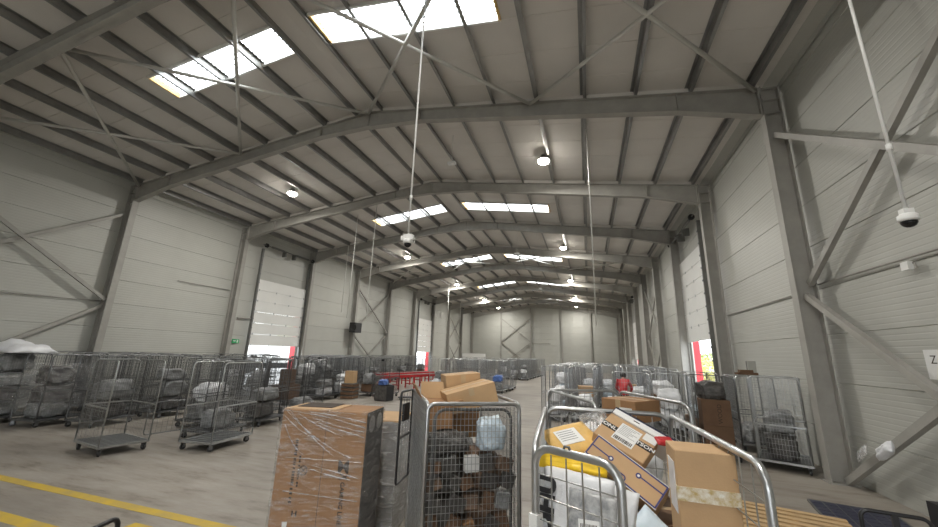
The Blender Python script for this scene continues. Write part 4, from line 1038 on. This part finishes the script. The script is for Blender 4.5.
for (u0, z0, u1, z1, bow) in ((.02, 1.445, .93, 1.31, -.02), (.05, 1.44, .80, 1.02, .05), (.10, 1.43, .62, 1.03, .03), (.30, 1.44, .93, 1.36, -.01), (.02, 1.40, .45, 1.18, .04), (.35, 1.38, .92, 1.27, .01), (.42, 1.33, .92, 1.22, .0), (.18, 1.42, .70, 1.22, .02), (.40, .93, .90, .84, .0), (.38, .90, .82, .82, .01), (.05, 1.30, .30, 1.02, .05), (.10, .99, .92, .985, .0), (.12, .68, .91, .635, .0)):
    pts = []
    for k in range(13):
        t = k / 12; pts.append((u0 + (u1 - u0) * t - W2, FY - .018, z0 + (z1 - z0) * t - .125 - bow * math.sin(math.pi * t)))
    b2_ = MB(); b2_.smooth = True; b2_.tube(pts, .0042, 5); b2_.build('film_fold', 'film_fold', parent=bb)
# top cover flaps
MB().bounds(-.46, .10, -.24, .20, 1.33, 1.336).build('top_sheet', 'card_light', parent=bb)
MB().bounds(-.40, .0, -.10, .23, 1.336, 1.341).build('top_print', 'ink', parent=bb)
def pallet(x, y, rz, L, Wd, label, m='wood', n=7, z=0):
    e = empty('pallet', (x, y, z), rz); tag(e, label, 'pallet')
    for k in range(n):
        yy = -Wd / 2 + .05 + k * (Wd - .1) / (n - 1); MB().bounds(-L / 2, L / 2, yy - .047, yy + .047, .102, .122).build('top_board', m, parent=e)
    for xx in (-L / 2 + .05, 0, L / 2 - .05):
        MB().bounds(xx - .05, xx + .05, -Wd / 2, Wd / 2, .08, .102).build('stringer_board', m, parent=e)
        for yy in (-Wd / 2 + .07, 0, Wd / 2 - .07): MB().bounds(xx - .05, xx + .05, yy - .07, yy + .07, .02, .08).build('block', m, parent=e)
        MB().bounds(xx - .05, xx + .05, -Wd / 2, Wd / 2, 0, .02).build('bottom_board', m, parent=e)
    return e
pallet(-2.72, 3.76, fa, .98, .62, 'wooden pallet under the tall lettered carton')
# second wrapped load behind it
e = empty('wrapped_load', (-2.72, 4.62, 0), fa); tag(e, 'dark load wrapped in grey film right behind the tall lettered carton', 'wrapped load')
MB().bounds(-.42, .42, -.36, .36, .0, 1.24).build('core', 'grey_bag', parent=e); MB().bounds(-.42, .42, -.36, .36, 1.24, 1.262).build('cardboard_lid', 'card_light', parent=e)
m = MB(); m.smooth = True
m.prism([(-.435, -.375), (.435, -.375), (.435, .375), (-.435, .375)], .02, 1.25, 'z'); m.build('stretch_film', 'film_thick', parent=e)

# wooden pallet and dark panel on the floor at right
pallet(2.42, 6.35, R(-14), 1.2, 1.1, 'pale wooden slatted pallet on the floor by the near right cage', n=7)
e = empty('gridded_panel', (3.55, 7.22, 0), R(-12)); tag(e, 'dark navy gridded panel lying on the floor by the right wall', 'panel')
MB().bounds(-.48, .48, -.50, .50, 0, .035).build('frame', 'rail', parent=e)
for i in range(6):
    for j in range(6): MB().bounds(-.46 + i * .154, -.46 + (i + 1) * .154 - .014, -.48 + j * .161, -.48 + (j + 1) * .161 - .014, .035, .038).build('cell', 'navy', parent=e)
# black trolley handles
def handle(x, y, rz, wd, h, label):
    e = empty('hand_trolley', (x, y, 0), R(rz)); tag(e, label, 'trolley')
    b = MB(); b.smooth = True; b.tube([(u, 0, v) for u, v in rounded(wd, h, .06, 5, .12)], .016, 8); b.build('handle_frame', 'black_metal', parent=e)
    for z in (h - .28, .5): MB().bounds(-wd / 2, wd / 2, -.012, .012, z - .015, z + .015).build('cross_bar', 'black_metal', parent=e)
    MB().bounds(-.02, .02, -.012, .012, .5, h - .01).build('centre_bar', 'black_metal', parent=e)
    MB().bounds(-wd / 2, wd / 2, 0, .85, .12, .15).build('platform', 'black', parent=e)
    for a in (-1, 1):
        for yy in (.08, .75): MB().lathe([(.04, -.016), (.058, -.012), (.058, .012), (.04, .016)], 12, (a * (wd / 2 - .05), yy, .06), Matrix.Rotation(R(90), 3, 'Y')).build('wheel', 'rubber', parent=e)
handle(2.36, 4.36, 170, .42, .90, 'black tube trolley handle at the lower right by the gridded panel')
handle(-3.11, 1.87, -73, .42, .905, 'black tube trolley handle peeking in at the lower left')
e = empty('black_case', (4.40, 7.04, 0), 0); tag(e, 'small black case against the right wall at the photo edge', 'case')
MB().bounds(-.12, .12, -.18, .18, 0, .34).build('shell', 'black', parent=e); MB().bounds(-.10, .10, -.01, .01, .34, .37).build('handle', 'black_metal', parent=e)
# plastic rags on the lower wall brace
packet('plastic_rag', (4.20, 8.20, .70), (.05, .8, -.5), (.3, .4, .7), .34, .19, .06, 'film_thick', 'clear white plastic rag caught on the lower wall brace, left one', 9.1, 'plastic rag')
packet('plastic_rag', (4.17, 7.60, .86), (.05, .85, -.5), (.3, .2, .8), .40, .17, .12, 'white_bag', 'crumpled white plastic rag hanging under the lower wall brace, right one', 9.9, 'plastic rag')

# ------------------------------------------------------------------ person in red
def person():
    J = {'pelvis': (0, 0, .92, .135), 'waist': (0, .03, 1.08, .125), 'chest': (0, .10, 1.24, .15), 'neckb': (0, .17, 1.37, .085), 'neck': (0, .20, 1.42, .055), 'head': (0, .23, 1.50, .085), 'crown': (0, .24, 1.565, .075),
         'ls': (-.17, .14, 1.33, .07), 'le': (-.24, .20, 1.08, .052), 'lw': (-.18, .42, .98, .04), 'lh': (-.16, .50, .97, .035),
         'rs': (.17, .14, 1.33, .07), 're': (.25, .20, 1.08, .052), 'rw': (.18, .42, 1.0, .04), 'rh': (.16, .50, .99, .035),
         'lp': (-.10, 0, .86, .10), 'lk': (-.11, .03, .48, .068), 'la': (-.11, -.02, .09, .05), 'lt': (-.12, .14, .04, .04),
         'rp': (.10, 0, .86, .10), 'rk': (.11, .03, .48, .068), 'ra': (.11, -.02, .09, .05), 'rt': (.12, .14, .04, .04)}
    E_ = [('pelvis', 'waist'), ('waist', 'chest'), ('chest', 'neckb'), ('neckb', 'neck'), ('neck', 'head'), ('head', 'crown'), ('chest', 'ls'), ('ls', 'le'), ('le', 'lw'), ('lw', 'lh'), ('chest', 'rs'), ('rs', 're'), ('re', 'rw'), ('rw', 'rh'),
          ('pelvis', 'lp'), ('lp', 'lk'), ('lk', 'la'), ('la', 'lt'), ('pelvis', 'rp'), ('rp', 'rk'), ('rk', 'ra'), ('ra', 'rt')]
    V = list(J.values()); K = list(J.keys())
    V += [(-.16, .57, .955, .012), (-.135, .57, .955, .012), (-.185, .565, .955, .011), (-.205, .55, .955, .010), (-.11, .53, .96, .012), (.16, .57, .975, .012), (.135, .57, .975, .012), (.185, .565, .975, .011), (.205, .55, .975, .010), (.11, .53, .98, .012)]
    ed = [(K.index(a), K.index(b)) for a, b in E_] + [(K.index('lh'), len(K) + k) for k in range(5)] + [(K.index('rh'), len(K) + 5 + k) for k in range(5)]
    me = bpy.data.meshes.new('person_rig'); me.from_pydata([v[:3] for v in V], ed, [])
    o = bpy.data.objects.new('person_tmp', me); col.objects.link(o)
    sk = o.modifiers.new('skin', 'SKIN'); sk.use_smooth_shade = True
    for i, v in enumerate(V):
        me.skin_vertices[0].data[i].radius = (v[3], v[3]); me.skin_vertices[0].data[i].use_root = (i == 0)
    ss = o.modifiers.new('sub', 'SUBSURF'); ss.levels = 2; ss.render_levels = 2
    dg = bpy.context.evaluated_depsgraph_get(); out = bpy.data.meshes.new_from_object(o.evaluated_get(dg)); bpy.data.objects.remove(o)
    out.materials.clear()
    for m_ in ('red', 'trouser', 'skin', 'black'): out.materials.append(M[m_])
    for p in out.polygons:
        c = p.center; p.use_smooth = True
        p.material_index = 2 if (c.z > 1.41 or (c.y > .44 and c.z > .8)) else 3 if c.z < .10 else 1 if c.z < .90 else 0
    return out
pe = link('person', person(), None, (1.10, 14.15, 0), R(-12)); tag(pe, 'person in a red jacket seen from behind, leaning over the right hand cages', 'person')
b = MB(); b.smooth = True; b.lathe([(.075, -.05), (.098, -.02), (.102, .03), (.09, .075), (.05, .105), (.005, .112)], 18, (0, .235, 1.50)); b.build('hair', 'hair', parent=pe)
for s_ in (-1, 1): MB().box((s_ * .087, .24, 1.495), (.02, .03, .05)).build('ear', 'skin', parent=pe)
MB().box((0, .325, 1.49), (.025, .03, .035)).build('nose', 'skin', parent=pe)
for s_ in (-1, 1): MB().box((s_ * .03, .312, 1.515), (.02, .012, .01)).build('eye', 'black', parent=pe)
MB().box((0, .312, 1.455), (.04, .012, .008)).build('mouth', 'red', parent=pe)

# ------------------------------------------------------------------ outside the doors
def bush(x, y, r, h, m, label, seed, trunk=.3):
    e = empty('shrub', (x, y, -.1)); tag(e, label, 'shrub', 'greenery outside the dock doors'); q = random.Random(seed); b = MB()
    for k in range(900):
        a, t = q.uniform(0, 6.28), q.uniform(-1, 1); rr = q.uniform(.55, 1) ** .5; d = Vector((math.cos(a) * math.sqrt(1 - t * t) * r, math.sin(a) * math.sqrt(1 - t * t) * r, t * (h - trunk) / 2)) * rr
        c = d + Vector((0, 0, trunk + (h - trunk) / 2)); s_ = q.uniform(.10, .2)
        u = Vector((q.uniform(-1, 1), q.uniform(-1, 1), q.uniform(-1, 1))).normalized(); v = u.cross(Vector((q.uniform(-1, 1), q.uniform(-1, 1), q.uniform(-1, 1)))).normalized()
        b.add([c - u * s_, c + v * s_ * .5, c + u * s_, c - v * s_ * .5], [(0, 1, 2, 3)])
    o = b.build('foliage', m, parent=e); o['kind'] = 'stuff'
    MB().tube([(0, 0, 0), (0, 0, trunk + h * .3)], .08, 8).build('stem', 'bark', parent=e)
bush(9.6, 37.0, 1.6, 2.5, 'leaf_yellow', 'yellow green shrub seen through the right dock door', 1)
bush(11.6, 42.0, 1.9, 3.0, 'leaf', 'green shrub behind the yellow one outside the right dock door', 2)
bush(-34, 37.5, 2.4, 5.2, 'leaf', 'green tree seen at the top of the left dock door opening', 3, 2.0)
bush(-40, 44, 2.4, 5.0, 'leaf_yellow', 'yellow green tree beside the one seen through the left dock door', 4, 2.0)
def building(x0, x1, y0, y1, h, label):
    e = empty('warehouse_building', ((x0 + x1) / 2, (y0 + y1) / 2, -.1)); tag(e, label, 'building'); a, c = (x1 - x0) / 2, (y1 - y0) / 2
    MB().bounds(-a, a, -c, c, 0, h).build('wall', 'pale_wall', parent=e); MB().bounds(-a - .2, a + .2, -c - .2, c + .2, h, h + .25).build('roof', 'zinc', parent=e)
    for k in range(5):
        xx = -a + (k + .5) * 2 * a / 5; MB().bounds(xx - .8, xx + .8, -c - .04, -c, 2.2, 3.6).build('window', 'glass', parent=e)
building(14, 40, 90, 104, 5, 'pale building across the yard beyond the right dock door')
building(-70, -44, 52, 66, 6, 'pale building across the yard beyond the left dock door')
e = empty('box_truck', (-27.5, 27.5, -.1), R(40)); tag(e, 'white box truck parked outside the left dock door', 'truck')
MB().bounds(-2.4, 2.4, -1.1, 1.1, .9, 3.2).build('cargo_box', 'white', parent=e); MB().bounds(2.5, 4.0, -1.05, 1.05, .5, 2.6).build('cab', 'pale_wall', parent=e); MB().bounds(-2.4, 3.9, -.9, .9, .45, .9).build('chassis', 'black', parent=e)
MB().bounds(3.98, 4.02, -.9, .9, 1.6, 2.4).build('windscreen', 'glass', parent=e)
for xx in (-1.5, 3.1):
    for yy in (-1, 1): MB().lathe([(.3, -.12), (.45, -.1), (.45, .1), (.3, .12)], 18, (xx, yy, .45), Matrix.Rotation(R(90), 3, 'X')).build('wheel', 'rubber', parent=e)
